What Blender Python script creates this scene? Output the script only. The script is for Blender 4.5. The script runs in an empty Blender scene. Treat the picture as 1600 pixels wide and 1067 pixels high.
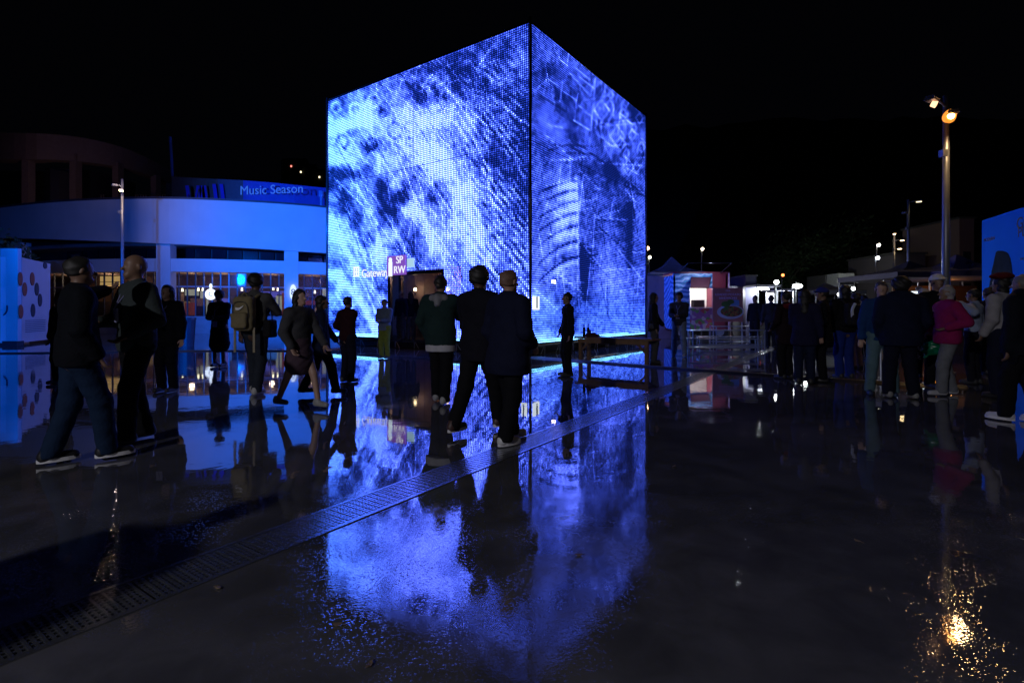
import bpy, math, random
import numpy as np
from mathutils import Vector, Matrix
R = math.radians
random.seed(7); rng = np.random.default_rng(11)
scene = bpy.context.scene
col = scene.collection
# ---------------------------------------------------------------- camera, world, lights, exposure
FPX, CX, HY, CH = 813.0, 800.0, 489.0, 1.25        # focal length, centre, horizon (photo pixels), camera height
cam_d = bpy.data.cameras.new('camera'); cam = bpy.data.objects.new('camera', cam_d); col.objects.link(cam)
cam.location = (0, 0, CH); cam.rotation_euler = (R(90), 0, 0)
cam_d.lens = FPX * 36 / 1600; cam_d.sensor_width = 36; cam_d.shift_y = -(533.5 - HY) / 1600
cam_d.clip_start = 0.05; cam_d.clip_end = 3000
scene.camera = cam
w = bpy.data.worlds.new('World'); scene.world = w; w.use_nodes = True
w.node_tree.nodes['Background'].inputs[0].default_value = (0.45, 0.5, 0.9, 1)
w.node_tree.nodes['Background'].inputs[1].default_value = 0.0011
scene.view_settings.view_transform = 'Standard'; scene.view_settings.look = 'None'
scene.view_settings.exposure = 0; scene.view_settings.gamma = 1
try: scene.view_settings.use_curve_mapping = False
except Exception: pass
scene.render.engine = 'CYCLES'
scene.cycles.max_bounces = 6; scene.cycles.diffuse_bounces = 2; scene.cycles.glossy_bounces = 3
scene.cycles.transparent_max_bounces = 10; scene.cycles.transmission_bounces = 3
scene.cycles.sample_clamp_indirect = 6; scene.cycles.sample_clamp_direct = 0
scene.cycles.caustics_reflective = True; scene.cycles.use_denoising = True
POLE_LAMP_W = 60; BACK_LAMP_W = 1500; FLOOD_W = 58000; KIOSK_W = 2800

def W(x, y, d): return Vector(((x - CX) / FPX * d, d, CH + (HY - y) / FPX * d))
def Gp(x, y):
    d = FPX * CH / (y - HY); return Vector(((x - CX) / FPX * d, d, 0))
def X(x, d): return (x - CX) / FPX * d
def Z(y, d): return CH + (HY - y) / FPX * d

def light(name, kind, loc, power, colr, target=None, size=.1, angle=None, blend=.3, parent=None):
    l = bpy.data.lights.new(name, kind); l.energy = power; l.color = colr
    if kind in ('POINT', 'SPOT'): l.shadow_soft_size = size
    if kind == 'AREA': l.size = size
    if angle: l.spot_size = R(angle); l.spot_blend = blend
    o = bpy.data.objects.new(name, l); col.objects.link(o); o.location = loc
    if target is not None: o.rotation_euler = (Vector(target) - Vector(loc)).to_track_quat('-Z', 'Y').to_euler()
    return o
WARM = (1, .62, .28)
LAMP_R = (X(1478, 10.8), 10.8); LAMP_L = (X(191, 30), 24.0)
light('lamp_light_right', 'SPOT', (LAMP_R[0] + .02, LAMP_R[1] - .3, 5.15), POLE_LAMP_W, WARM, (LAMP_R[0] - 1, LAMP_R[1] - 4, 0), .07, 150, .6)
light('lamp_light_behind', 'SPOT', (-6.4, -6.0, 5.2), BACK_LAMP_W, (.92, .9, 1), (-1, 2.8, 0), .12, 62, .5)
light('blue_floodlight_beam', 'SPOT', (-15.3, 3.0, 5.0), FLOOD_W, (0, .14, 1), (-9.5, 33, 6), .12, 54, 1.0)
light('lamp_light_left', 'POINT', (X(193, 26.4), 26.2, 7.6), 90, (1, .72, .55), size=.1)
light('kiosk_floodlight_beam', 'SPOT', (-15.5, 9.0, 4.4), KIOSK_W, (.0, .13, 1), (-20, 21, 2), .12, 70, .8)

# ---------------------------------------------------------------- helpers
def tag(o, label=None, cat=None, group=None, kind=None):
    if label: o['label'] = label
    if cat: o['category'] = cat
    if group: o['group'] = group
    if kind: o['kind'] = kind
    return o
def empty(name, loc=(0, 0, 0), rz=0, label=None, cat=None, group=None):
    o = bpy.data.objects.new(name, None); col.objects.link(o); o.location = loc; o.rotation_euler = (0, 0, rz)
    return tag(o, label, cat, group)
class MB:
    def __init__(s): s.v = []; s.f = []; s.m = []
    def add(s, vs, fs, mi=0):
        n = len(s.v); s.v += [tuple(v) for v in vs]; s.f += [tuple(i + n for i in f) for f in fs]; s.m += [mi] * len(fs); return s
    def box(s, c, d, rz=0, mi=0, top=1.0):
        c = Vector(c); hx, hy, hz = d[0] / 2, d[1] / 2, d[2] / 2; vs = []
        for z, t in ((-hz, 1), (hz, top)):
            for x, y in ((-hx, -hy), (hx, -hy), (hx, hy), (-hx, hy)):
                p = Vector((x * t, y * t, z)); p.rotate(Matrix.Rotation(rz, 3, 'Z')); vs.append(c + p)
        return s.add(vs, [(3, 2, 1, 0), (4, 5, 6, 7), (0, 1, 5, 4), (1, 2, 6, 5), (2, 3, 7, 6), (3, 0, 4, 7)], mi)
    def tube(s, pts, r, n=8, cap=True, mi=0):
        pts = [Vector(p) for p in pts]; rs = r if isinstance(r, (list, tuple)) else [r] * len(pts); vs = []
        for i, p in enumerate(pts):
            t = (pts[min(i + 1, len(pts) - 1)] - pts[max(i - 1, 0)]).normalized()
            a = t.orthogonal().normalized() if i == 0 else (a - t * a.dot(t)).normalized()
            b = t.cross(a)
            for k in range(n):
                an = 2 * math.pi * k / n; vs.append(p + (a * math.cos(an) + b * math.sin(an)) * rs[i])
        fs = []
        for i in range(len(pts) - 1):
            for k in range(n):
                fs.append((i * n + k, i * n + (k + 1) % n, (i + 1) * n + (k + 1) % n, (i + 1) * n + k))
        if cap: fs += [tuple(range(n))[::-1], tuple((len(pts) - 1) * n + k for k in range(n))]
        return s.add(vs, fs, mi)
    def wall(s, pts, z0, z1, th, mi=0):          # pts: (x, y) along; z0/z1 number or list; th vector thickness away from camera
        n = len(pts); z0 = z0 if isinstance(z0, (list, tuple)) else [z0] * n; z1 = z1 if isinstance(z1, (list, tuple)) else [z1] * n
        vs = []
        for i, p in enumerate(pts):
            a = Vector(pts[max(i - 1, 0)]); b = Vector(pts[min(i + 1, n - 1)]); t = (b - a).normalized(); nn = Vector((-t.y, t.x)) * th
            for zz in (z0[i], z1[i]):
                vs.append((p[0], p[1], zz)); vs.append((p[0] + nn.x, p[1] + nn.y, zz))
        fs = []
        for i in range(n - 1):
            a, b = i * 4, i * 4 + 4
            fs += [(a, b, b + 2, a + 2), (b + 1, a + 1, a + 3, b + 3), (a + 2, b + 2, b + 3, a + 3), (a, a + 1, b + 1, b)]
        e = (n - 1) * 4
        fs += [(0, 2, 3, 1), (e, e + 1, e + 3, e + 2)]
        return s.add(vs, fs, mi)
    def disc(s, c, nrm, rx, rz, n=20, th=.01, mi=0):
        nrm = Vector(nrm).normalized(); a = nrm.cross(Vector((0, 0, 1))).normalized(); b = Vector((0, 0, 1)); c = Vector(c)
        vs = [c + nrm * off + a * rx * math.cos(2 * math.pi * k / n) + b * rz * math.sin(2 * math.pi * k / n) for off in (th, 0) for k in range(n)]
        fs = [tuple(range(n)), tuple(range(2 * n - 1, n - 1, -1))] + [(k + n, (k + 1) % n + n, (k + 1) % n, k) for k in range(n)]
        return s.add(vs, fs, mi)
    def mesh(s, name, mats):
        me = bpy.data.meshes.new(name); me.from_pydata(s.v, [], s.f)
        for m in (mats if isinstance(mats, (list, tuple)) else [mats]): me.materials.append(m)
        if any(s.m): me.polygons.foreach_set('material_index', s.m)
        me.update(); return me
    def build(s, name, mats, parent=None, smooth=False):
        me = s.mesh(name, mats)
        if smooth: me.polygons.foreach_set('use_smooth', [True] * len(me.polygons))
        return link(name, me, parent)
def link(name, me, parent=None, loc=None, rz=None):
    o = bpy.data.objects.new(name, me); col.objects.link(o)
    if parent: o.parent = parent
    if loc is not None: o.location = loc
    if rz is not None: o.rotation_euler = (0, 0, rz)
    return o
def copy_tree(o, parent=None):
    c = o.copy(); col.objects.link(c)
    if parent: c.parent = parent
    for ch in list(o.children): copy_tree(ch, c)
    return c
def spline(pts, n):
    out = []; P = [Vector(p) for p in pts]
    for i in range(len(P) - 1):
        p0 = P[max(i - 1, 0)]; p1 = P[i]; p2 = P[i + 1]; p3 = P[min(i + 2, len(P) - 1)]
        for k in range(n):
            t = k / n
            out.append(.5 * ((2 * p1) + (p2 - p0) * t + (2 * p0 - 5 * p1 + 4 * p2 - p3) * t * t + (3 * p1 - p0 - 3 * p2 + p3) * t ** 3))
    out.append(P[-1]); return out
MATS = {}
def mat(name, c, rough=.7, metal=0, var=.25, scale=4, bump=.0, bscale=60, spec=.5, rvar=0):
    if name in MATS: return MATS[name]
    m = bpy.data.materials.new(name); m.use_nodes = True; nt = m.node_tree; b = nt.nodes['Principled BSDF']
    b.inputs['Roughness'].default_value = rough; b.inputs['Metallic'].default_value = metal
    b.inputs['Specular IOR Level'].default_value = spec
    tc = nt.nodes.new('ShaderNodeTexCoord'); no = nt.nodes.new('ShaderNodeTexNoise'); no.inputs['Scale'].default_value = scale; no.inputs['Detail'].default_value = 6
    nt.links.new(tc.outputs['Object'], no.inputs['Vector'])
    mx = nt.nodes.new('ShaderNodeMix'); mx.data_type = 'RGBA'
    mx.inputs['A'].default_value = [x * (1 - var) for x in c] + [1]; mx.inputs['B'].default_value = [min(1, x * (1 + var)) for x in c] + [1]
    nt.links.new(no.outputs['Fac'], mx.inputs['Factor']); nt.links.new(mx.outputs['Result'], b.inputs['Base Color'])
    if bump:
        n2 = nt.nodes.new('ShaderNodeTexNoise'); n2.inputs['Scale'].default_value = bscale; nt.links.new(tc.outputs['Object'], n2.inputs['Vector'])
        bp = nt.nodes.new('ShaderNodeBump'); bp.inputs['Strength'].default_value = bump; bp.inputs['Distance'].default_value = .02
        nt.links.new(n2.outputs['Fac'], bp.inputs['Height']); nt.links.new(bp.outputs['Normal'], b.inputs['Normal'])
    MATS[name] = m; return m
def emat(name, c, s):
    if name in MATS: return MATS[name]
    m = bpy.data.materials.new(name); m.use_nodes = True; b = m.node_tree.nodes['Principled BSDF']
    b.inputs['Base Color'].default_value = [x * .3 for x in c] + [1]; b.inputs['Emission Color'].default_value = list(c) + [1]; b.inputs['Emission Strength'].default_value = s
    MATS[name] = m; return m
def glass(name, c=(.7, .8, .85), a=.25):
    if name in MATS: return MATS[name]
    m = bpy.data.materials.new(name); m.use_nodes = True; nt = m.node_tree; b = nt.nodes['Principled BSDF']; out = nt.nodes['Material Output']
    b.inputs['Base Color'].default_value = (.02, .03, .04, 1); b.inputs['Roughness'].default_value = .06
    tr = nt.nodes.new('ShaderNodeBsdfTransparent'); tr.inputs[0].default_value = list(c) + [1]; mx = nt.nodes.new('ShaderNodeMixShader'); mx.inputs[0].default_value = a
    nt.links.new(tr.outputs[0], mx.inputs[1]); nt.links.new(b.outputs[0], mx.inputs[2]); nt.links.new(mx.outputs[0], out.inputs[0])
    MATS[name] = m; return m
def textobj(name, s, size, m, parent, loc, rz=0, rx=R(90), ext=.01, align='CENTER', bold=0.0):
    c = bpy.data.curves.new(name + '_curve', 'FONT'); c.body = s; c.size = size; c.extrude = ext; c.align_x = align; c.align_y = 'CENTER'; c.offset = bold
    o = bpy.data.objects.new(name, c); dg = bpy.context.evaluated_depsgraph_get()
    col.objects.link(o); dg.update(); me = bpy.data.meshes.new_from_object(o.evaluated_get(dg)); col.objects.unlink(o); bpy.data.objects.remove(o)
    me.name = name; me.materials.clear(); me.materials.append(m)
    o = link(name, me, parent, loc); o.rotation_euler = (rx, 0, rz); return o

# ================================================================ GROUND + DRAIN
DO = Vector((-1.81, 1.84)); DU = Vector((.5605, .8282)).normalized(); DV = Vector((-DU.y, DU.x)); DW = .315; UE = 30
def D(u, v, z=0): p = DO + DU * u + DV * v; return (p.x, p.y, z)
def wet_floor():
    m = bpy.data.materials.new('wet_concrete'); m.use_nodes = True; nt = m.node_tree; b = nt.nodes['Principled BSDF']; L = nt.links.new
    tc = nt.nodes.new('ShaderNodeTexCoord')
    def noise(sc, det=4, dist=0, rough=.55):
        n = nt.nodes.new('ShaderNodeTexNoise'); n.inputs['Scale'].default_value = sc; n.inputs['Detail'].default_value = det; n.inputs['Distortion'].default_value = dist; n.inputs['Roughness'].default_value = rough
        L(tc.outputs['Object'], n.inputs['Vector']); return n
    def ramp(src, p0, c0, p1, c1):
        r = nt.nodes.new('ShaderNodeMapRange'); r.inputs['From Min'].default_value = p0; r.inputs['From Max'].default_value = p1; r.inputs['To Min'].default_value = c0; r.inputs['To Max'].default_value = c1
        r.interpolation_type = 'SMOOTHSTEP'; L(src, r.inputs['Value']); return r.outputs['Result']
    big = noise(.55, 5, .6); med = noise(3.2, 6, .4); fine = noise(120, 2); grain = noise(62, 3)
    mx = nt.nodes.new('ShaderNodeMix'); mx.data_type = 'RGBA'; mx.inputs['A'].default_value = (.055, .055, .06, 1); mx.inputs['B'].default_value = (.115, .113, .118, 1)
    mm = nt.nodes.new('ShaderNodeMath'); mm.operation = 'MULTIPLY_ADD'; mm.inputs[1].default_value = .6; L(med.outputs['Fac'], mm.inputs[0])
    m2 = nt.nodes.new('ShaderNodeMath'); m2.operation = 'MULTIPLY'; m2.inputs[1].default_value = .5; L(big.outputs['Fac'], m2.inputs[0]); L(m2.outputs[0], mm.inputs[2])
    L(ramp(mm.outputs[0], .35, 0, .75, 1), mx.inputs['Factor']); L(mx.outputs['Result'], b.inputs['Base Color'])
    sep = nt.nodes.new('ShaderNodeSeparateXYZ'); L(tc.outputs['Object'], sep.inputs[0])
    def math_(op, a_, b_=None, c_=None):
        n = nt.nodes.new('ShaderNodeMath'); n.operation = op
        for i_, q_ in enumerate((a_, b_, c_)):
            if q_ is None: continue
            if isinstance(q_, (int, float)): n.inputs[i_].default_value = q_
            else: L(q_, n.inputs[i_])
        return n.outputs[0]
    # worn exposed aggregate on the apron this side of the drain, smooth trowelled slab beyond it
    yy = math_('ADD', sep.outputs['Y'], math_('MULTIPLY', big.outputs['Fac'], 1.6))
    worn = ramp(yy, 3.5, 1, 4.9, 0); patch = ramp(med.outputs['Fac'], .42, .35, .60, 1.0)
    pud = math_('MULTIPLY', math_('MAXIMUM', worn, math_('MULTIPLY', ramp(big.outputs['Fac'], .5, 0, .62, 1), .35)), patch)
    rr = nt.nodes.new('ShaderNodeMapRange'); rr.inputs['To Min'].default_value = .018; rr.inputs['To Max'].default_value = .035; L(pud, rr.inputs['Value']); L(rr.outputs['Result'], b.inputs['Roughness'])
    dry = math_('MULTIPLY', worn, ramp(math_('ADD', sep.outputs['X'], math_('MULTIPLY', med.outputs['Fac'], 1.2)), .55, 0, 1.1, 1))
    dry = math_('MAXIMUM', dry, math_('MULTIPLY', worn, ramp(math_('ADD', yy, math_('MULTIPLY', med.outputs['Fac'], .8)), 3.1, 1, 3.45, 0)))
    ior = nt.nodes.new('ShaderNodeMapRange'); ior.inputs['To Min'].default_value = 2.9; ior.inputs['To Max'].default_value = 1.42; L(dry, ior.inputs['Value']); L(ior.outputs['Result'], b.inputs['IOR'])
    bs = nt.nodes.new('ShaderNodeMapRange'); bs.inputs['To Min'].default_value = .003; bs.inputs['To Max'].default_value = .045; L(pud, bs.inputs['Value'])
    vor = nt.nodes.new('ShaderNodeTexVoronoi'); vor.inputs['Scale'].default_value = 105; L(tc.outputs['Object'], vor.inputs['Vector'])
    add = nt.nodes.new('ShaderNodeMath'); add.operation = 'MULTIPLY_ADD'; add.inputs[1].default_value = .6; L(vor.outputs['Distance'], add.inputs[0]); L(grain.outputs['Fac'], add.inputs[2])
    bp = nt.nodes.new('ShaderNodeBump'); bp.inputs['Distance'].default_value = .0035; L(bs.outputs['Result'], bp.inputs['Strength']); L(add.outputs[0], bp.inputs['Height'])
    v2 = nt.nodes.new('ShaderNodeTexVoronoi'); v2.inputs['Scale'].default_value = 120; L(tc.outputs['Object'], v2.inputs['Vector'])
    sc_ = nt.nodes.new('ShaderNodeSeparateColor'); L(v2.outputs['Color'], sc_.inputs[0])
    pit = math_('MULTIPLY', math_('GREATER_THAN', sc_.outputs[0], .78), math_('SUBTRACT', .45, v2.outputs['Distance']))
    bp3 = nt.nodes.new('ShaderNodeBump'); bp3.inputs['Distance'].default_value = .0035; L(math_('MULTIPLY', pud, .2), bp3.inputs['Strength']); L(pit, bp3.inputs['Height']); L(bp.outputs['Normal'], bp3.inputs['Normal'])
    wv = noise(2.4, 3, .3); bp2 = nt.nodes.new('ShaderNodeBump'); bp2.inputs['Distance'].default_value = .012; bp2.inputs['Strength'].default_value = .10
    L(wv.outputs['Fac'], bp2.inputs['Height']); L(bp3.outputs['Normal'], bp2.inputs['Normal']); L(bp2.outputs['Normal'], b.inputs['Normal'])
    return m
WET = wet_floor()
g = MB()
B = 900
for vs in ([D(-B, 0), D(B, 0), D(B, -B), D(-B, -B)][::-1], [D(-B, DW), D(B, DW), D(B, B), D(-B, B)], [D(UE, 0), D(B, 0), D(B, DW), D(UE, DW)], [D(-B, 0), D(-12, 0), D(-12, DW), D(-B, DW)]):
    g.add(vs, [(0, 1, 2, 3)])
gr = g.build('ground', WET); tag(gr, 'wet dark concrete plaza floor mirroring the lit cube', kind='structure')
STEEL = mat('drain_steel', (.42, .44, .48), .2, .9, .3, 30)
dr = empty('drain_channel', (0, 0, 0), 0, 'long steel grated drain channel running diagonally across the wet plaza', 'drain')
t = MB()
t.add([D(-12, 0, 0), D(UE, 0, 0), D(UE, 0, -.09), D(-12, 0, -.09)], [(0, 1, 2, 3)]); t.add([D(-12, DW, 0), D(UE, DW, 0), D(UE, DW, -.09), D(-12, DW, -.09)], [(3, 2, 1, 0)])
t.add([D(-12, 0, -.09), D(UE, 0, -.09), D(UE, DW, -.09), D(-12, DW, -.09)], [(0, 1, 2, 3)])
t.build('trench', mat('trench_dark', (.02, .02, .022), .6), dr)
ang = math.atan2(DU.y, DU.x)
for v in (.012, DW - .012):
    e = MB(); e.box((0, 0, .001), (42, .022, .01)); o = e.build('edge_rail', STEEL, dr); o.location = D(9, v, 0); o.rotation_euler = (0, 0, ang)
s = MB(); SL = .5
for k in range(9): s.box((0, -.124 + k * .031, -.004), (SL - .008, .013, .014))
for k in range(20): s.box((-.237 + k * .02495, 0, -.004 + (k % 2) * .003), (.0115, .262, .012))
seg = s.mesh('grating', STEEL)
for k in range(62):
    o = link('grating', seg, dr, D(-.75 + k * SL, DW / 2, 0), ang)

# cables lying on the ground
RUB = mat('black_rubber', (.02, .02, .02), .35)
def cable(name, pts, label, r=.035, yellow=False):
    t = empty(name, (0, 0, 0), 0, label, 'cable cover')
    p = spline([(a, b_, .0) for a, b_ in pts], 6); m = MB()
    q = MB()
    for i in range(len(p) - 1):
        a, b_ = p[i], p[i + 1]; d = (b_ - a); n = Vector((-d.y, d.x, 0)).normalized()
        prof = [(-.13, .002), (-.06, r), (.06, r), (.13, .002)]
        vs = [a + n * u + Vector((0, 0, z)) for u, z in prof] + [b_ + n * u + Vector((0, 0, z)) for u, z in prof]
        m.add(vs, [(0, 1, 5, 4), (1, 2, 6, 5), (2, 3, 7, 6)])
        if yellow:
            q.add([a + n * u + Vector((0, 0, r + .004)) for u in (-.04, .04)] + [b_ + n * u + Vector((0, 0, r + .004)) for u in (.04, -.04)], [(0, 1, 2, 3)])
    m.build('ramp', RUB, t)
    if yellow: q.build('lid_strip', mat('cable_yellow', (.22, .17, .05), .5), t)
cable('cable_cover', [(.6, 14.6), (1.9, 13.3), (3.0, 12.2), (4.7, 10.7), (6.5, 9.3), (7.6, 8.7)], 'black cable ramp with yellowish lid crossing the wet floor right of the cube', yellow=True)
cable('cable_cover', [(-20, 15.9), (-15, 16.1), (-11, 17.0), (-6.2, 17.0)], 'black cable ramp on the floor in front of the curved building')

# ================================================================ LED CUBE
N = Vector((.515, 14.95)); LV = Vector((-7.76, 5.585)); RV = Vector((5.14, 7.146)); S0, S1, SEAM = .36, 9.6, 6.2
def proj(p): return CX + FPX * p[0] / p[1], HY - FPX * (p[2] - CH) / p[1]
LEFT = """................
...............3
............2334
..........224335
.......32212434 5
....4334322133 3
..65565133332223
537846858664334 2
8999777998773442
9857777876665352
8873569997655332
9986885999653232
1234766489755332
2475083546886442
6156221725885653
6237218765786543
9726335576986554
8964763487787555
6867943487586655
4675854447577655
8775556676555555
5866335556655556
7686555555555556
5256555555555555
3236975555555555
8888888888888888"""
LEFT = [[(c if c != '.' else '4') for c in r.replace(' ', '')][:16] for r in LEFT.split('\n')]
LEFT = [(['4'] * (16 - len(r)) + r) for r in LEFT]
LEFT = np.array(LEFT, dtype=float) / 9       # rows y=30.. step 20, columns x=515.. step 20
RIGHT = """333333333
333333333
344444444
343444444
313443333
333334444
332242333
342335431
454243351
346243544
334343524
434333243
445323153
546833234
455834334
456733314
457533424
457543424
564524534
554514543
556515654
654425654
764334554
665345555
654355555
888888888"""
RIGHT = np.array([[float(c) for c in r] for r in RIGHT.split('\n')]) / 9
def bil(T, x0, y0, st, x, y):
    fx = np.clip((x - x0) / st, 0, T.shape[1] - 1.001); fy = np.clip((y - y0) / st, 0, T.shape[0] - 1.001)
    ix = fx.astype(int); iy = fy.astype(int); ax = fx - ix; ay = fy - iy; ax = ax * ax * (3 - 2 * ax); ay = ay * ay * (3 - 2 * ay)
    return (T[iy, ix] * (1 - ax) + T[iy, ix + 1] * ax) * (1 - ay) + (T[iy + 1, ix] * (1 - ax) + T[iy + 1, ix + 1] * ax) * ay
def vnoise(x, y, seed):
    r = np.random.default_rng(seed).random((64, 64)); ix = np.floor(x).astype(int); iy = np.floor(y).astype(int); ax = x - ix; ay = y - iy
    ax = ax * ax * (3 - 2 * ax); ay = ay * ay * (3 - 2 * ay); q = lambda i, j: r[(iy + j) % 64, (ix + i) % 64]
    return (q(0, 0) * (1 - ax) + q(1, 0) * ax) * (1 - ay) + (q(0, 1) * (1 - ax) + q(1, 1) * ax) * ay
def segd(x, y, a, b):
    dx, dy = b[0] - a[0], b[1] - a[1]; t = np.clip(((x - a[0]) * dx + (y - a[1]) * dy) / (dx * dx + dy * dy), 0, 1)
    return np.hypot(x - a[0] - t * dx, y - a[1] - t * dy)
def content_left(x, y):
    v = bil(LEFT, 515, 30, 20, x, y)
    wx = x + 6 * (vnoise(x / 14, y / 14, 1) - .5); wy = y + 10 * (vnoise(x / 16, y / 12, 2) - .5)
    v = .4 * v + .6 * bil(LEFT, 515, 30, 20, wx, wy)
    al = x * .57 + y * .82 + 900; ac = x * .82 - y * .57 + 900 + 10 * (vnoise(x / 40, y / 40, 12) - .5)
    v += .20 * (vnoise(ac / 3.4, al / 16, 3) - .5) + .22 * (vnoise(ac / 1.7, al / 7, 4) - .5) + .14 * (vnoise(x / 11, y / 11, 9) - .5) + .22 * (vnoise(x / 2.6, y / 3.5, 14) - .5) + .20 * (vnoise(x / 5, y / 8, 15) - .5)
    # woven diagonal threads, stronger low right
    k = np.clip((x - 700) / 60, 0, 1) * np.clip((y - 165) / 30, 0, 1)
    v += .16 * k * np.sign(np.sin((x * .55 - y * .42))) * (vnoise(x / 7, y / 16, 5) > .45) - .03 * k
    k2 = np.clip((700 - x) / 60, 0, 1) * np.clip((y - 285) / 30, 0, 1)
    v += .20 * k2 * (vnoise((x - y * .45) / 4, (y + x) / 40, 6) - .5)
    for pts, wd, am in (([(660, 135), (676, 117), (690, 130), (713, 157), (736, 189), (748, 212)], 1.6, .30), ([(650, 147), (668, 136), (690, 160), (700, 190)], 1.2, .18),
                        ([(768, 73), (746, 106), (781, 133), (799, 113)], 1.6, .22), ([(513, 205), (540, 198), (580, 186)], 5, .35), ([(690, 235), (730, 330), (765, 420)], 7, .16),
                        ([(513, 345), (524, 366), (560, 420), (600, 470)], 4, .28), ([(513, 425), (548, 452), (582, 505), (588, 520)], 4.5, .34), ([(640, 300), (646, 330)], 4, .3), ([(628, 405), (648, 330)], 1.5, .2),
                        ([(560, 295), (588, 350), (596, 410)], 3, .3)):
        for a, b in zip(pts, pts[1:]): v += am * np.exp(-(segd(x, y, a, b) / wd) ** 2)
    for cx, cy, r_, am in ((555, 172, 9, .3), (525, 168, 7, .25), (583, 158, 9, .25), (616, 205, 11, -.2), (640, 222, 6, -.25), (598, 178, 5, -.25), (535, 222, 9, -.25), (581, 226, 8, -.22)):
        dd = np.hypot(x - cx, (y - cy) * .9); v += am * np.exp(-((dd - r_) / 2.2) ** 2)
    fr = np.random.default_rng(77)
    for q in range(170):        # fine fibres sweeping down to the right, fanning out of the upper left
        x0 = fr.uniform(500, 780); y0 = fr.uniform(90, 420); L_ = fr.uniform(60, 170); a0 = fr.uniform(.5, 1.25); cv = fr.uniform(-.1, .55); am = fr.choice((-.13, .17, .24)); wd = fr.uniform(.6, 1.4); pr = None
        for t_ in range(6):
            a_ = a0 + cv * t_ / 5; p_ = (x0, y0) if pr is None else (pr[0] + math.cos(a_) * L_ / 5, pr[1] + math.sin(a_) * L_ / 5)
            if pr is not None: v += am * np.exp(-(segd(x, y, pr, p_) / wd) ** 2)
            pr = p_
    for q in range(26):        # thin arches in the upper middle
        cx_, cy_, r_ = fr.uniform(600, 800), fr.uniform(130, 230), fr.uniform(14, 60); dd = np.hypot((x - cx_), (y - cy_) * 1.0); v += .13 * np.exp(-((dd - r_) / 1.1) ** 2) * (y < cy_ + r_ * .2)
    v = np.where(y > 519.5 + (x - 513) * .045, np.maximum(v, .75), v)
    lo = np.where(y > 519.5 + (x - 513) * .045, 1., 0)
    cool = np.clip((640 - x) / 130, 0, 1); return np.clip(v, .04, 1), cool, lo
def content_right(x, y):
    wx = x + 9 * (vnoise(x / 10, y / 12, 21) - .5); wy = y + 12 * (vnoise(x / 12, y / 12, 22) - .5)
    v = .93 * bil(RIGHT, 835, 30, 20, wx, wy)
    v += .22 * (vnoise(x / 3, y / 5, 23) - .5) + .2 * (vnoise(x / 1.8, y / 3, 24) - .5)
    L = (((845, 74), (886, 103)), ((858, 124), (900, 158)), ((890, 115), (922, 150)), ((922, 150), (931, 122)), ((900, 158), (903, 146)), ((900, 158), (898, 190)), ((905, 166), (932, 191)), ((834, 145), (854, 125)),
         ((862, 145), (868, 165)), ((885, 103), (888, 85)), ((866, 78), (880, 100)), ((900, 108), (922, 125)), ((931, 122), (928, 150)), ((938, 192), (950, 195)), ((950, 195), (960, 170)), ((855, 195), (880, 200)), ((928, 160), (932, 195)), ((945, 230), (955, 248)))
    v = v + .05
    for a, b in L: v += .24 * np.exp(-(segd(x, y, a, b) / 1.1) ** 2)
    for cx, cy, r_ in ((945, 148, 4), (955, 149, 4), (953, 165, 6), (974, 180, 7), (999, 185, 6), (988, 211, 6), (965, 214, 12), (970, 225, 8), (979, 240, 5), (1002, 230, 6), (995, 262, 6), (982, 262, 9), (978, 160, 5), (940, 172, 12), (990, 200, 5)):
        dd = np.abs(x - cx) + np.abs(y - cy) * .7; v += .24 * np.exp(-((dd - r_) / 1.4) ** 2)
    fr = np.random.default_rng(78)
    for q in range(110):
        x0 = fr.uniform(832, 1000); y0 = fr.uniform(60, 470); L_ = fr.uniform(20, 70); a_ = fr.choice((fr.uniform(.5, .9), fr.uniform(1.35, 1.75), fr.uniform(-.3, .1))); v += fr.choice((-.16, .2, .24)) * np.exp(-(segd(x, y, (x0, y0), (x0 + math.cos(a_) * L_, y0 + math.sin(a_) * L_)) / fr.uniform(.7, 1.3)) ** 2)
    # rib cage
    for i, y0 in enumerate((282, 297, 315, 333, 353, 377, 402)):
        t = np.clip((903 - x) / 63, 0, 1); yc = y0 + 4 * np.abs(t - .15) + 38 * t ** 1.8 * (.45 + .09 * i); ins = (x < 903) & (x > 840)
        v = np.where(ins, v - .36 * np.exp(-((y - yc) / 2.1) ** 2) * (1 - .4 * t), v)
        v = np.where(ins & (x > 872 - i * 3), v + .28 * np.exp(-((y - yc - 8) / 4.5) ** 2) * (1 - t) ** .6, v)
    v += .32 * np.exp(-(segd(x, y, (901, 280), (904, 436)) / 2) ** 2)
    v -= .28 * np.exp(-((x - (907 + (y - 380) * .09)) / 5) ** 2) * (y > 380) * (y < 470)
    v -= .25 * np.exp(-((x - 984) / 5) ** 2) * (y > 315) * (y < 420) + .28 * np.exp(-(segd(x, y, (948, 262), (1000, 300)) / 7) ** 2)
    lo = np.where(y > 529 - (x - 830) * .058, 1., 0); v = np.where(lo > 0, .8, v)
    return np.clip(v, .06, 1), np.clip((y - 440) / 80, 0, .6), lo
def led_rgb(v, cool, lo, gain):
    v = np.clip(1.22 * v - .15, .02, 1) * .92
    r = .004 + .54 * v ** 2.5; gg = .014 + .84 * v ** 2.25 + .15 * cool * v ** 2.5; b = .16 + 5.5 * v ** 1.95
    r = r * (1 - .35 * cool); r = np.where(lo > 0, .4, r); gg = np.where(lo > 0, 1.3, gg); b = np.where(lo > 0, 2.4, b)
    return np.stack([r, gg, b], -1) * gain
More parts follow.
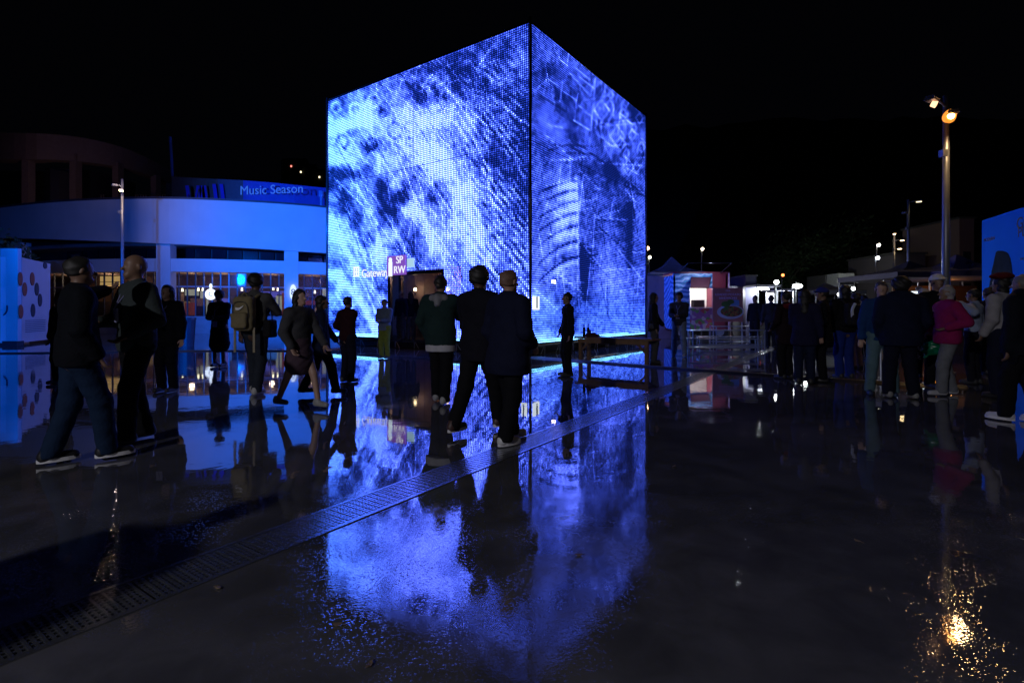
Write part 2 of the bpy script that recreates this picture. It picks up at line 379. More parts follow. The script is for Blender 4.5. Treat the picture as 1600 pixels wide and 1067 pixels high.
def led_mat():
    m = bpy.data.materials.new('led_mesh'); m.use_nodes = True; nt = m.node_tree; L = nt.links.new; out = nt.nodes['Material Output']; nt.nodes.remove(nt.nodes['Principled BSDF'])
    uv = nt.nodes.new('ShaderNodeUVMap'); uv.uv_map = 'UVMap'; sx = nt.nodes.new('ShaderNodeSeparateXYZ'); L(uv.outputs[0], sx.inputs[0])
    def M(op, a, b=None, c=None):
        n = nt.nodes.new('ShaderNodeMath'); n.operation = op
        for i, q in enumerate((a, b, c)):
            if q is None: continue
            if isinstance(q, (int, float)): n.inputs[i].default_value = q
            else: L(q, n.inputs[i])
        return n.outputs[0]
    def tri(s_): return M('ABSOLUTE', M('SUBTRACT', M('FRACT', s_), .5))
    u, v = tri(sx.outputs[0]), tri(sx.outputs[1])
    dot = M('LESS_THAN', M('MAXIMUM', u, M('MULTIPLY', v, 1.0)), .27); bar = M('LESS_THAN', v, .30)
    at = nt.nodes.new('ShaderNodeAttribute'); at.attribute_name = 'led'; geo = nt.nodes.new('ShaderNodeNewGeometry')
    st = M('MULTIPLY', M('ADD', M('MULTIPLY', dot, 3.7), .11), M('SUBTRACT', 1, geo.outputs['Backfacing']))
    em = nt.nodes.new('ShaderNodeEmission'); L(at.outputs['Color'], em.inputs[0]); L(st, em.inputs[1])
    df = nt.nodes.new('ShaderNodeBsdfDiffuse'); df.inputs[0].default_value = (.02, .02, .025, 1); ad = nt.nodes.new('ShaderNodeAddShader'); L(em.outputs[0], ad.inputs[0]); L(df.outputs[0], ad.inputs[1])
    tr = nt.nodes.new('ShaderNodeBsdfTransparent'); mx = nt.nodes.new('ShaderNodeMixShader'); L(M('ADD', M('MULTIPLY', bar, .45), .55), mx.inputs[0]); L(tr.outputs[0], mx.inputs[1]); L(ad.outputs[0], mx.inputs[2]); L(mx.outputs[0], out.inputs[0])
    return m
LED = led_mat(); CUBE = empty('led_cube', (N.x, N.y, 0), 0, 'giant cube of blue glowing mesh screens standing on the plaza', 'screen cube')
NC = 142
def led_face(A, V, fn, gain, cols=6, hole=None):
    A = Vector(A); Lm = V.length; H = S1 - S0
    nr = 142; cs = np.linspace(0, 1, NC + 1); rs = np.linspace(0, 1, nr + 1); rowseam = int(round((SEAM - S0) / H * nr))
    for (r0, r1) in ((0, rowseam), (rowseam, nr)):
        for ci in range(cols):
            c0 = ci * NC // cols; c1 = (ci + 1) * NC // cols
            cc = np.arange(c0, c1 + 1); rr = np.arange(r0, r1 + 1)
            pu = cs[cc].copy(); pz = S0 + rs[rr] * H
            pu[0] += .004 / Lm; pu[-1] -= .004 / Lm
            if r0 == 0: pz[-1] -= .006
            else: pz[0] += .006
            ww, hh = len(cc), len(rr)
            P = np.zeros((hh, ww, 3)); P[..., 0] = A.x - N.x + V.x * pu[None]; P[..., 1] = A.y - N.y + V.y * pu[None]; P[..., 2] = pz[:, None]
            # slight billow of the hung mesh
            P[..., 0] += .012 * np.sin(pz[:, None] * 1.3 + pu[None] * 9)
            ii, jj = np.meshgrid(np.arange(hh - 1), np.arange(ww - 1), indexing='ij'); a = (ii * ww + jj).ravel()
            F = np.stack([a, a + 1, a + ww + 1, a + ww], 1)
            if A2 := hole:
                ucen = (cs[c0 + jj] + .5 / NC).ravel(); zcen = (S0 + (rs[r0 + ii] + .5 / nr) * H).ravel()
                keep = ~((ucen > A2[0]) & (ucen < A2[1]) & (zcen < A2[2])); F = F[keep]; ii = ii.ravel()[keep]; jj = jj.ravel()[keep]
            else: ii = ii.ravel(); jj = jj.ravel()
            if len(F) == 0: continue
            u = cs[c0 + jj] + .5 / NC; z = S0 + (rs[r0 + ii] + .5 / nr) * H
            wx = A.x + V.x * u; wy = A.y + V.y * u; px = CX + FPX * wx / wy; py = HY - FPX * (z - CH) / wy
            if fn is None: px = 520 + 300 * u; py = 520 - 450 * (z - S0) / H; vv, co, lo = content_left(px, py)
            else: vv, co, lo = fn(px, py)
            C = led_rgb(vv, co, lo, gain)
            me = bpy.data.meshes.new('screen_panel'); me.from_pydata(P.reshape(-1, 3).tolist(), [], F.tolist()); me.materials.append(LED)
            uvl = me.uv_layers.new(name='UVMap'); q = np.stack([jj, ii], 1)[:, None, :] + np.array([[0, 0], [1, 0], [1, 1], [0, 1]])[None]
            uvl.data.foreach_set('uv', q.reshape(-1).astype(np.float32))
            at = me.attributes.new('led', 'FLOAT_COLOR', 'CORNER'); cc4 = np.ones((len(F), 4, 4), np.float32); cc4[..., :3] = C[:, None, :]; at.data.foreach_set('color', cc4.reshape(-1))
            me.update(); link('screen_panel', me, CUBE)
NL = N + LV; NR = N + RV; NB = N + LV + RV
# doorway in left face between photo x 608 and 692
def uface(px):   # parameter along left face at pixel x
    k = (px - CX) / FPX; return (k * N.y - N.x) / (LV.x - k * LV.y)
u0, u1 = uface(692), uface(608)
# build each face so that its normal points outward
led_face(NL, -LV, content_left, 1.0, hole=(1 - u1, 1 - u0, 2.55))
led_face(N, RV, content_right, .78)
led_face(NB, -RV, None, 1.0); led_face(NR, LV, None, 1.0)
FR = mat('frame_steel', (.10, .105, .115), .35, .8)
def loc(p, z=0): return Vector((p.x - N.x, p.y - N.y, z))
for P_, out in ((N, Vector((.02, -.12))), (NL, Vector((-.1, 0))), (NR, Vector((.1, 0))), (NB, Vector((0, .1)))):
    m = MB(); m.tube([loc(P_ + out * .5), loc(P_ + out * .5, 9.72)], .045, 10); m.build('corner_post', FR, CUBE, True)
for a, b in ((N, NL), (N, NR), (NL, NB), (NR, NB)):
    n = ((a + b) / 2 - (N + NB) / 2).normalized()
    for z in (S0 - .07, S1 + .05):
        m = MB(); m.tube([loc(a - n * .06, z), loc(b - n * .06, z)], .05, 6); m.build('edge_beam', FR, CUBE)
# inner truss towers and ladder trusses
CI = (N + NB) / 2
TR = mat('truss_aluminium', (.35, .36, .38), .35, .8)
for P_ in (N, NL, NR, NB):
    q = P_ + (CI - P_) * .11; m = MB()
    for sx in (-.2, .2):
        for sy in (-.2, .2): m.tube([loc(q + Vector((sx, sy))), loc(q + Vector((sx, sy)), 9.4)], .025, 5)
    for k in range(23):
        z = .2 + k * .4
        m.tube([loc(q + Vector((-.2, -.2)), z), loc(q + Vector((.2, -.2)), z + .4)], .012, 4); m.tube([loc(q + Vector((-.2, -.2)), z), loc(q + Vector((-.2, .2)), z + .4)], .012, 4)
        m.tube([loc(q + Vector((.2, .2)), z), loc(q + Vector((-.2, .2)), z + .4)], .012, 4); m.tube([loc(q + Vector((.2, .2)), z), loc(q + Vector((.2, -.2)), z + .4)], .012, 4)
    m.build('truss_tower', TR, CUBE)
# low black stage deck inside, braces under the screens
m = MB(); c = loc(CI, .17); m.box(c, (8.6, 8.0, .3), math.atan2(LV.y, LV.x)); m.build('stage_deck', mat('black_deck', (.02, .02, .022), .5), CUBE)
for a, b in ((N, NL), (N, NR)):
    V = b - a
    for k in range(1, 10):
        p = a + V * k / 10; n = (CI - (a + b) / 2).normalized(); m = MB()
        m.tube([loc(p + n * .05, .02), loc(p + n * .05, .3)], .018, 5); m.tube([loc(p + n * .05, .3), loc(p - V.normalized() * .22 + n * .05, .02)], .012, 5)
        m.build('screen_foot', TR, CUBE)
# doorway surround + inner pavilion
DFR = mat('door_frame_blue', (.03, .035, .06), .3, .4)
pa = N + LV * u1; pb = N + LV * u0; outn = (N + LV * .5 - CI).normalized()
for P_ in (pa, pb, pa + (pb - pa) * .36 if False else pa + (pb - pa) * .22):
    m = MB(); m.box(loc(P_ - outn * .04, 1.4), (.12, .12, 2.32), math.atan2(LV.y, LV.x)); m.build('door_post', DFR, CUBE)
m = MB(); m.box(loc((pa + pb) / 2 - outn * .04, 2.62), ((pb - pa).length + .1, .14, .12), math.atan2(LV.y, LV.x)); m.build('door_lintel', DFR, CUBE)
pm_ = (pa + pb) / 2; ib = Vector((pm_.x / pm_.y, 1)) * 2.8
pav = empty('inner_booth', (0, 0, 0), 0, 'brown panelled booth seen through the doorway of the glowing cube', 'booth')
aa = N + LV * (u1 + .05) + Vector(ib); bb = N + LV * (u0 - .12) + Vector(ib)
BRN = mat('brown_panel', (.3, .2, .2), .6)
npn = 9
for k in range(npn):
    p = aa + (bb - aa) * (k + .5) / npn; m = MB(); m.box((p.x, p.y, 1.75), ((bb - aa).length / npn - .02, .08, 2.8), math.atan2(LV.y, LV.x)); m.build('wall_panel', BRN, pav)
m = MB(); p = aa + (bb - aa) * .5 + outn * .5; m.box((p.x, p.y, 3.0), ((bb - aa).length, .9, .12), math.atan2(LV.y, LV.x)); m.build('roof', mat('dark_fascia', (.06, .05, .06), .6), pav)
p = aa + (bb - aa) * .82 + outn * .12; m = MB(); m.box((p.x, p.y, 1.6), (.6, .06, .8), math.atan2(LV.y, LV.x)); m.build('hatch', emat('hatch_glow', (1, .35, .12), .7), pav)
for f_, z in ((.5, 2.15), (.9, 2.1)):
    p = aa + (bb - aa) * f_ + outn * .3; m = MB(); m.tube([(p.x, p.y, z - .05), (p.x, p.y, z + .05)], .05, 8); m.build('bulb', emat('warm_bulb', (1, .75, .4), 14), pav)
light('booth_lamp', 'POINT', (p.x + .3, p.y - .4, 2.6), 26, (1, .55, .35), size=.08)
# lit signs fixed on the mesh
def on_left(px, z, off=.07):
    u = uface(px); q = N + LV * u + outn * off; return (q.x, q.y, z)
aL = math.atan2(-LV.y, -LV.x)
def zl(px, y): u = uface(px); q = N + LV * u; return Z(y, q.y)
WH = emat('sign_white', (.9, .92, 1), 1.0)
sg = empty('lit_sign', on_left(583, 0), 0, 'white glowing word sign with small square emblem on the left cube face', 'sign'); o0 = Vector(sg.location)
textobj('lettering', 'Gateway', .42, WH, sg, Vector(on_left(588, zl(588, 427))) - o0, aL, ext=.01)
m = MB(); q = Vector(on_left(559, zl(559, 425))) - o0
for dx, dz, sx_, sz_ in ((-.13, 0, .05, .36), (.13, 0, .05, .36), (0, .16, .3, .05), (0, -.16, .3, .05), (0, .0, .05, .3), (0, 0, .28, .04)):
    e = Vector((-LV.x, -LV.y)).normalized() * dx; m.box(q + Vector((e.x, e.y, dz)), (sx_, .03, sz_), aL)
m.build('emblem', WH, sg)
lb = empty('light_box', on_left(622, 0), 0, 'pink and violet light box with white figure above the cube doorway', 'sign'); o0 = Vector(lb.location)
q = Vector(on_left(622, zl(622, 415))) - o0; hh = zl(622, 400) - zl(622, 430); ww = (N + LV * uface(608) - N - LV * uface(636)).length
m = MB(); m.box(q, (ww, .08, hh), aL); m.build('panel', emat('violet_glow', (.42, .16, .95), .5), lb)
ev = Vector((-LV.x, -LV.y, 0)).normalized(); fo = Vector((outn.x, outn.y, 0)) * .05
m = MB()
m.box(q + ev * (-.26) + fo + Vector((0, 0, -.12)), (.17, .03, .5), aL); m.tube([q + ev * (-.26) + fo * .9 + Vector((0, 0, .2)), q + ev * (-.26) + fo * 1.3 + Vector((0, 0, .2))], .08, 10); m.build('figure', emat('pale_glow', (.75, .9, 1), 1.3), lb)
textobj('lettering', 'SP', .36, WH, lb, q + ev * .2 + fo + Vector((0, 0, .17)), aL); textobj('lettering', 'RW', .36, WH, lb, q + ev * .2 + fo + Vector((0, 0, -.17)), aL)
m = MB(); m.box(q + ev * (ww / 2 + .25) + Vector((0, 0, .05)), (.3, .06, .3), aL + .0); m.build('emblem', emat('cyan_glow', (.5, .8, 1), .8), lb)
cs_ = empty('corner_sign', (N.x, N.y, 0), 0, 'small white lit sign wrapped round the near corner of the cube', 'sign')
for V, px in ((LV, 817), (RV, 839)):
    k = (px - CX) / FPX; u = (k * N.y - N.x) / (V.x - k * V.y); e = V.normalized(); c = e * (u * V.length * .5 + .04); n = ((N + V * .5) - CI).normalized() * .06
    zc = (Z(463, 15) + Z(484, 15)) / 2; m = MB(); m.box((c.x + n.x, c.y + n.y, zc), (u * V.length - .06, .04, Z(463, 15) - Z(484, 15)), math.atan2(V.y, V.x)); m.build('panel', emat('sign_cold', (.85, .95, 1), 1.5), cs_)
    m = MB(); m.box((c.x + n.x * 1.6, c.y + n.y * 1.6, zc + .02), (.03, .03, .34), math.atan2(V.y, V.x)); m.build('mark', mat('ink', (.02, .02, .03), .5), cs_)
wl = W(862, 441, 16.6); m = MB(); m.tube([wl, wl + Vector((.12, 0, 0))], .06, 8); o = m.build('work_lamp', emat('work_white', (1, .85, .7), 25)); tag(o, 'tiny warm work lamp shining through the right face of the cube', 'lamp'); 

# ================================================================ PEOPLE (distance-field bodies, one continuous surface each)
class Field:
    def __init__(s, lo, hi, h):
        s.o = np.array(lo, float); s.h = h; s.n = np.ceil((np.array(hi) - s.o) / h).astype(int) + 1; s.a = np.full(s.n, .08, np.float32)
    def blk(s, lo, hi):
        i0 = np.clip(np.floor((np.array(lo) - s.o) / s.h).astype(int), 0, s.n); i1 = np.clip(np.ceil((np.array(hi) - s.o) / s.h).astype(int) + 1, 0, s.n)
        sl = tuple(slice(a, b) for a, b in zip(i0, i1)); g_ = [s.o[k] + s.h * np.arange(i0[k], i1[k]) for k in range(3)]
        return sl, np.meshgrid(*g_, indexing='ij', sparse=True)
    def comb(s, sl, d, k):
        a = s.a[sl]
        if k > 0:
            hh = np.clip(.5 + .5 * (a - d) / k, 0, 1); s.a[sl] = a * (1 - hh) + d * hh - k * hh * (1 - hh)
        else: s.a[sl] = np.minimum(a, d)
    def cap(s, a, b, ra, rb=None, k=.03, fl=1.0, ax=(0, 1, 0)):      # tapered capsule, flattened by fl along ax
        rb = ra if rb is None else rb; a = np.array(a, float); b = np.array(b, float); m = max(ra, rb) + .09
        sl, (x, y, z) = s.blk(np.minimum(a, b) - m, np.maximum(a, b) + m)
        ab = b - a; L2 = max(1e-9, ab @ ab)
        t = np.clip(((x - a[0]) * ab[0] + (y - a[1]) * ab[1] + (z - a[2]) * ab[2]) / L2, 0, 1)
        dx, dy, dz = x - a[0] - t * ab[0], y - a[1] - t * ab[1], z - a[2] - t * ab[2]
        if fl != 1:
            al = dx * ax[0] + dy * ax[1] + dz * ax[2]; q = np.sqrt(np.maximum(dx * dx + dy * dy + dz * dz + al * al * (1 / fl ** 2 - 1), 0)); d = (q - (ra + (rb - ra) * t)) * (1 + fl) / 2
        else: d = np.sqrt(dx * dx + dy * dy + dz * dz) - (ra + (rb - ra) * t)
        s.comb(sl, d.astype(np.float32), k)
    def ell(s, c, r, k=.02, sub=False):
        c = np.array(c, float); r = np.array(r, float); sl, (x, y, z) = s.blk(c - r - .06, c + r + .06)
        q = np.sqrt(((x - c[0]) / r[0]) ** 2 + ((y - c[1]) / r[1]) ** 2 + ((z - c[2]) / r[2]) ** 2); d = ((q - 1) * r.min()).astype(np.float32)
        if sub:
            a = s.a[sl]; d = -d; hh = np.clip(.5 - .5 * (a - d) / max(k, 1e-4), 0, 1); s.a[sl] = a * (1 - hh) + d * hh + k * hh * (1 - hh)
        else: s.comb(sl, d, k)
    def cut(s, fn):     # keep where fn < 0
        sl, (x, y, z) = s.blk(s.o, s.o + s.h * s.n); s.a = np.maximum(s.a, fn(x, y, z).astype(np.float32))
    def wr(s, amp, f, seed):
        sl, (x, y, z) = s.blk(s.o, s.o + s.h * s.n)
        s.a = s.a + (amp * (np.sin(f * (z * 1.2 + x * .7) + seed) * np.sin(f * .7 * (y - x + z * .4) + seed * 2) + .6 * np.sin(f * 2.1 * (z + .6 * x - .5 * y) + seed * 3))).astype(np.float32)
    def mesh(s):
        A = s.a; A = np.pad(A, 1, constant_values=.08); o = s.o - s.h; ins = A < 0
        c = [ins[i:A.shape[0] - 1 + i, j:A.shape[1] - 1 + j, k:A.shape[2] - 1 + k] for i in (0, 1) for j in (0, 1) for k in (0, 1)]
        cnt = sum(q.astype(np.int8) for q in c); act = (cnt > 0) & (cnt < 8); idx = np.argwhere(act)
        if len(idx) == 0: return np.zeros((0, 3)), np.zeros((0, 4), int)
        ids = np.full(act.shape, -1, np.int64); ids[act] = np.arange(len(idx))
        cor = np.array([(i, j, k) for i in (0, 1) for j in (0, 1) for k in (0, 1)]); vals = np.stack([A[idx[:, 0] + q[0], idx[:, 1] + q[1], idx[:, 2] + q[2]] for q in cor], 1)
        pos = np.zeros((len(idx), 3)); n = np.zeros(len(idx))
        for a in range(8):
            for b in range(a + 1, 8):
                if np.abs(cor[a] - cor[b]).sum() != 1: continue
                va, vb = vals[:, a], vals[:, b]; m = (va < 0) != (vb < 0); t = np.where(m, va / np.where(va == vb, 1, va - vb), 0)
                pos += m[:, None] * (cor[a] + t[:, None] * (cor[b] - cor[a])); n += m
        V = o + s.h * (idx + pos / n[:, None]); F = []
        for ax in range(3):
            sl0 = [slice(None)] * 3; sl1 = [slice(None)] * 3; sl0[ax] = slice(0, -1); sl1[ax] = slice(1, None)
            i0, i1 = ins[tuple(sl0)], ins[tuple(sl1)]; e = np.argwhere(i0 != i1); flip = i0[tuple(e.T)]
            b_, c_ = (ax + 1) % 3, (ax + 2) % 3; eb = np.zeros(3, int); ec = np.zeros(3, int); eb[b_] = 1; ec[c_] = 1
            ok = (e[:, b_] > 0) & (e[:, c_] > 0) & (e[:, b_] < act.shape[b_]) & (e[:, c_] < act.shape[c_]); e = e[ok]; flip = flip[ok]
            q = [ids[tuple((e - d_).T)] for d_ in (0 * eb, eb, eb + ec, ec)]
            f = np.stack(q, 1); f[~flip] = f[~flip][:, ::-1]; F.append(f)
        F = np.concatenate(F); F = F[(F >= 0).all(1)]
        return V, F
def fmesh(name, parts, m, parent):
    V = []; F = []; n = 0
    for v, f in parts:
        V.append(v); F.append(f + n); n += len(v)
    V = np.concatenate(V); F = np.concatenate(F); me = bpy.data.meshes.new(name)
    me.vertices.add(len(V)); me.vertices.foreach_set('co', V.astype(np.float32).ravel()); me.loops.add(len(F) * 4); me.loops.foreach_set('vertex_index', F.astype(np.int32).ravel())
    me.polygons.add(len(F)); me.polygons.foreach_set('loop_start', np.arange(len(F), dtype=np.int32) * 4); me.polygons.foreach_set('loop_total', np.full(len(F), 4, np.int32))
    me.update(calc_edges=True); me.validate(); me.polygons.foreach_set('use_smooth', [True] * len(me.polygons)); me.materials.append(m); return link(name, me, parent)
def ik(S, T, l1, l2, hint):
    S, T, hint = Vector(S), Vector(T), Vector(hint); d = T - S; L = d.length
    if L > (l1 + l2) * .995: T = S + d * ((l1 + l2) * .995 / L); d = T - S; L = d.length
    L = max(L, abs(l1 - l2) + .02); a = (l1 * l1 - l2 * l2 + L * L) / (2 * L); h = math.sqrt(max(0, l1 * l1 - a * a)); u = d.normalized(); p = (hint - u * hint.dot(u)).normalized()
    return S + u * a + p * h, T
SKIN = [mat('skin_light', (.42, .26, .19), .5, 0, .1), mat('skin_brown', (.2, .115, .075), .5, 0, .1), mat('skin_dark', (.09, .05, .035), .45, 0, .1)]
cid = [0]
def cloth(c, rough=.85):
    k = 'cloth_' + '_'.join('%d' % int(x * 1000) for x in c)
    return mat(k, c, rough, 0, .3, 9, .3, 40, .12)
ARMS = {'down': (.27, .04, .86), 'phone': (.07, .36, 1.36), 'chest': (.05, .30, 1.14), 'pocket': (.235, .10, .93), 'fwd': (.24, .26, .96), 'back': (.25, -.22, .93), 'hip': (.2, .16, 1.02), 'cross': (-.1, .2, 1.18), 'up': (.12, .42, 1.58), 'bag': (.22, .12, 1.1)}
def person(px, hy, fy, yaw, label, top=(.03, .03, .035), legs=(.02, .02, .03), skin=1, hair=(.01, .009, .008), hs='short', arms=('down', 'down'), stance='stand', length=.86, sleeve=True, shoes=(.03, .03, .03), sole=None,
           build=1.0, h=.016, coat=False, skirt=None, lean=0, extra=None, group=None, look=0, Hmax=1.9, loose=0, loc=None, H=None, hood=None, hem=None, cap=None):
    d = FPX * CH / (fy - HY); hgt = H or min(Hmax, max(1.5, CH + (HY - hy) / FPX * d)); sc = hgt / 1.77
    P = loc or Vector(((px - CX) / FPX * d, d, 0))
    root = empty('person', P, R(yaw), label, 'person', group or 'people standing and walking on the wet plaza'); root.scale = (sc, sc, sc)
    inv = Matrix.Rotation(-R(yaw), 3, 'Z')
    rot = Matrix.Rotation(-R(lean), 3, 'X'); hp = Vector((0, 0, .95))
    def U(p): return hp + rot @ (Vector(p) - hp)
    # legs
    st = {'stand': ((-.10, 0, .07), (.10, .0, .07)), 'wide': ((-.16, .02, .07), (.15, -.03, .07)), 'walk': ((-.09, .30, .07), (.09, -.34, .12)), 'walk2': ((-.09, -.30, .12), (.09, .26, .07)), 'walk3': ((-.09, -.17, .07), (.09, .2, .07)), 'step': ((-.1, .14, .07), (.1, -.12, .07))}[stance]
    J = []
    for sx_, an in ((-1, st[0]), (1, st[1])):
        hipj = Vector((sx_ * .09, 0, .93)); kn, an2 = ik(hipj, an, .43, .43, (0.05 * sx_, 1, 0)); J.append((hipj, kn, an2))
    A = []
    for sx_, tg in ((-1, arms[0]), (1, arms[1])):
        S = U((sx_ * .185 * build, 0, 1.43))
        if isinstance(tg, str): q = ARMS[tg]; T = U((sx_ * q[0], q[1], q[2]))
        else: T = inv @ (Vector(tg) - P) / sc
        el, wr = ik(S, T, .29, .26, (sx_ * .6, -.7, -.5)); A.append((S, el, wr))
    hc = U((0, .02, 1.655)); nk = U((0, 0, 1.47))
    lo, hi = (-.65, -.6, -.02), (.65, .75, 1.85)
    F = Field(lo, hi, h)
    def torso(F, g_, bot=.9, k=.05):
        F.cap(U((0, .0, 1.34)), U((0, .0, 1.12)), .165 * build + g_, .145 * build + g_, k, .62); F.cap(U((-.12 * build, 0, 1.405)), U((.12 * build, 0, 1.405)), .075 + g_, None, .06, .8)
        F.cap(U((0, .0, 1.14)), Vector((0, 0, .96)), .145 * build + g_, .165 * build + g_, k, .66)
    torso(F, 0); F.cap((-.06, 0, .92), (.06, 0, .92), .125, None, .05, .8)
    F.cap(nk - Vector((0, 0, .04)), hc - Vector((0, .01, .06)), .058, .055, .03)
    for S, el, wr in A: F.cap(S, el, .052, .04, .03); F.cap(el, wr, .04, .027, .02)
    for hj, kn, an in J: F.cap(hj, kn, .085, .055, .04); F.cap(kn, an, .055, .038, .03)
    # head
    lk = Matrix.Rotation(R(look), 3, 'Z'); hd = lambda p: hc + lk @ Vector(p)
    F.ell(hc + Vector((0, -.012, .02)), (.078, .098, .098), .02); F.cap(hd((0, .03, -.045)), hd((0, .055, -.075)), .055, .038, .03); F.cap(hd((0, .088, .0)), hd((0, .108, -.025)), .010, .015, .015)
    for s_ in (-1, 1):
        F.ell(hd((s_ * .032, .094, .012)), (.019, .016, .013), .012, True); F.cap(hd((s_ * .08, 0, .015)), hd((s_ * .082, -.01, -.02)), .014, .011, .01)
    F.ell(hd((0, .088, -.055)), (.022, .012, .005), .008, True)
    parts = [F.mesh()]
    for i, (S, el, wr) in enumerate(A):
        s_ = -1 if i == 0 else 1; fd = (wr - el).normalized(); sd = Vector((s_ * 1.0, 0, 0)); n_ = fd.cross(sd)
        if n_.length < .3: n_ = Vector((0, 0, 1))
        n_.normalize(); sd = n_.cross(fd).normalized(); n_ = -n_ if n_.dot(Vector((-s_, .4, 0))) < 0 and abs(fd.z) > .6 else n_
        Hf = Field(np.array(wr) - .17, np.array(wr) + .17, .0085 if h < .018 else .013); c0 = wr + fd * .05
        Hf.cap(wr - fd * .03, wr + fd * .02, .026, .028, .02); Hf.cap(wr + fd * .02, wr + fd * .085, .034, .038, .02, .45, tuple(n_))
        for q, (off, ln) in enumerate(((-.028, .062), (-.0095, .072), (.0095, .068), (.028, .052))):
            b0 = wr + fd * .085 + sd * off; m1 = b0 + fd * ln * .55 + n_ * .008; Hf.cap(b0, m1, .0095, .009, .006); Hf.cap(m1, m1 + (fd * .6 + n_ * .8).normalized() * ln * .6, .009, .0075, .004)
        b0 = wr + fd * .03 - sd * .03; m1 = b0 + (fd * .7 - sd * .7).normalized() * .04; Hf.cap(b0, m1, .012, .01, .01); Hf.cap(m1, m1 + (fd * .9 + n_ * .4).normalized() * .03, .01, .008, .004)
        parts.append(Hf.mesh())
    fmesh('body', parts, SKIN[skin], root)
    # top
    F = Field(lo, hi, h); torso(F, .022 + loose)
    sg_ = .022 + loose * .5
    for S, el, wr in A:
        F.cap(S, el, .058 + sg_, .048 + sg_, .035)
        if sleeve: F.cap(el, el + (wr - el) * .93, .046 + sg_, .036 + sg_ * .8, .025)
        else: pass
    if coat: F.cap(Vector((0, 0, 1.0)), Vector((0, -.01, length + .12)), .165 * build + .03 + loose, .185 * build + .05 + loose, .05, .72)
    elif length < .9: F.cap(Vector((0, 0, 1.0)), Vector((0, 0, length + .08)), .165 * build + .025 + loose, .165 * build + .03 + loose, .04, .72)
    F.cap(nk + Vector((0, -.02, -.03)), nk + Vector((0, -.015, .03)), .078, .068, .03)
    F.wr(.0035, 22, px * .37)
    wrs = [np.array(a_[2]) for a_ in A]
    def fcut(x, y, z):
        c_ = length - z
        # sleeves hanging below the hem survive
        far = np.full(np.broadcast(x, y, z).shape, 9., np.float32)
        for S, el, wr in A:
            if wr.z < length + .1:
                far = np.minimum(far, np.sqrt((x - wr.x) ** 2 + (y - wr.y) ** 2) - .085)
        return np.minimum(c_ + 0 * (x + y), far)
    F.cut(fcut); tp = fmesh('top', [F.mesh()], cloth(top), root)
    if not coat and skirt is None: tp.name = 'jacket'
    else: tp.name = 'coat'
    # trousers or skirt
    F = Field(lo, hi, h); lg = .02 + loose * .3
    if skirt is not None:
        F.cap((0, 0, 1.0), (0, .0, skirt + .2), .16 * build + .02, .2 * build + .03, .04, .8); F.cut(lambda x, y, z: np.maximum(skirt - z, z - 1.06) + 0 * (x + y)); F.wr(.004, 26, px)
        fmesh('skirt', [F.mesh()], cloth(legs), root)
    else:
        F.cap((-.06, 0, .95), (.06, 0, .95), .125 * build + .018, None, .05, .85); F.cap((0, 0, .99), (0, 0, 1.0), .15 * build, None, .04, .7)
        for hj, kn, an in J: F.cap(hj, kn, .088 + lg, .062 + lg, .035); F.cap(kn, an + Vector((0, -.005, .0)), .062 + lg, .052 + lg, .03)
        F.wr(.003, 24, px * .11); F.cut(lambda x, y, z: np.maximum(.055 - z, z - 1.08) + 0 * (x + y)); fmesh('trousers', [F.mesh()], cloth(legs), root)
    # shoes
    for k_, (hj, kn, an) in enumerate(J):
        zz = an.z - .07; F = Field(np.array((an.x - .12, an.y - .18, zz - .02)), np.array((an.x + .12, an.y + .3, zz + .18)), .012 if h < .018 else .017)
        F.cap((an.x, an.y - .045, zz + .045), (an.x, an.y + .15, zz + .035), .05, .043, .03, .9, (1, 0, 0)); F.cap((an.x, an.y - .03, zz + .08), (an.x, an.y - .02, zz + .11), .045, .048, .04)
        F.cut(lambda x, y, z: np.maximum(zz + .004 - z, z - zz - .125) + 0 * (x + y)); sh = fmesh('shoe', [F.mesh()], mat('shoe_%d' % int(shoes[0] * 100), shoes, .5), root)
        if sole:
            m = MB(); pr = []
            for tt in range(16):
                an_ = 2 * math.pi * tt / 16; pr.append((an.x + .05 * math.cos(an_), an.y + .052 + .148 * math.sin(an_)))
            m.add([(a_, b_, zz + .002) for a_, b_ in pr] + [(a_, b_, zz + .034) for a_, b_ in pr], [tuple(range(16))[::-1], tuple(range(16, 32))] + [(q, (q + 1) % 16, 16 + (q + 1) % 16, 16 + q) for q in range(16)])
            m.build('sole', mat('sole_white', sole, .5), sh)
    # hair
    if hs != 'bald':
        F = Field(np.array(hc) - .3 - np.array((0, 0, .35)), np.array(hc) + .22, .012 if h < .018 else .016)
        vol = .0
        if hs == 'afro': F.ell(hd((0, -.02, .045)), (.125, .13, .12), .02)
        elif hs == 'puff': F.ell(hd((0, -.015, .04)), (.11, .115, .115), .02)
        else: F.ell(hd((0, -.020, .028)), (.085, .102, .102), .02)
        if hs == 'long':
            F.cap(hd((0, -.055, -.01)), hd((0, -.10, -.30)), .088, .07, .03, .7); F.cap(hd((-.07, -.02, -.0)), hd((-.085, -.04, -.26)), .035, .03, .03); F.cap(hd((.07, -.02, -.0)), hd((.085, -.04, -.26)), .035, .03, .03)
        if hs == 'bob': F.cap(hd((0, -.04, 0)), hd((0, -.04, -.1)), .092, .08, .03, .8)
        F.wr(.0065, 42, px)
        il = lk.inverted(); 
        def fc(x, y, z):
            yy = il[1][0] * (x - hc.x) + il[1][1] * (y - hc.y); zz = z - hc.z
            return np.minimum(yy - (.045 if hs != 'afro' else .05), .052 - zz)      # cut away the face below the fringe
        s_face = lambda x, y, z: np.where(fc(x, y, z) > 0, .03, -.05) if False else fc(x, y, z)
        F.cut(s_face)
        if hs == 'short': F.cut(lambda x, y, z: (-.085 + (hc.z) - z) + 0 * (x + y))
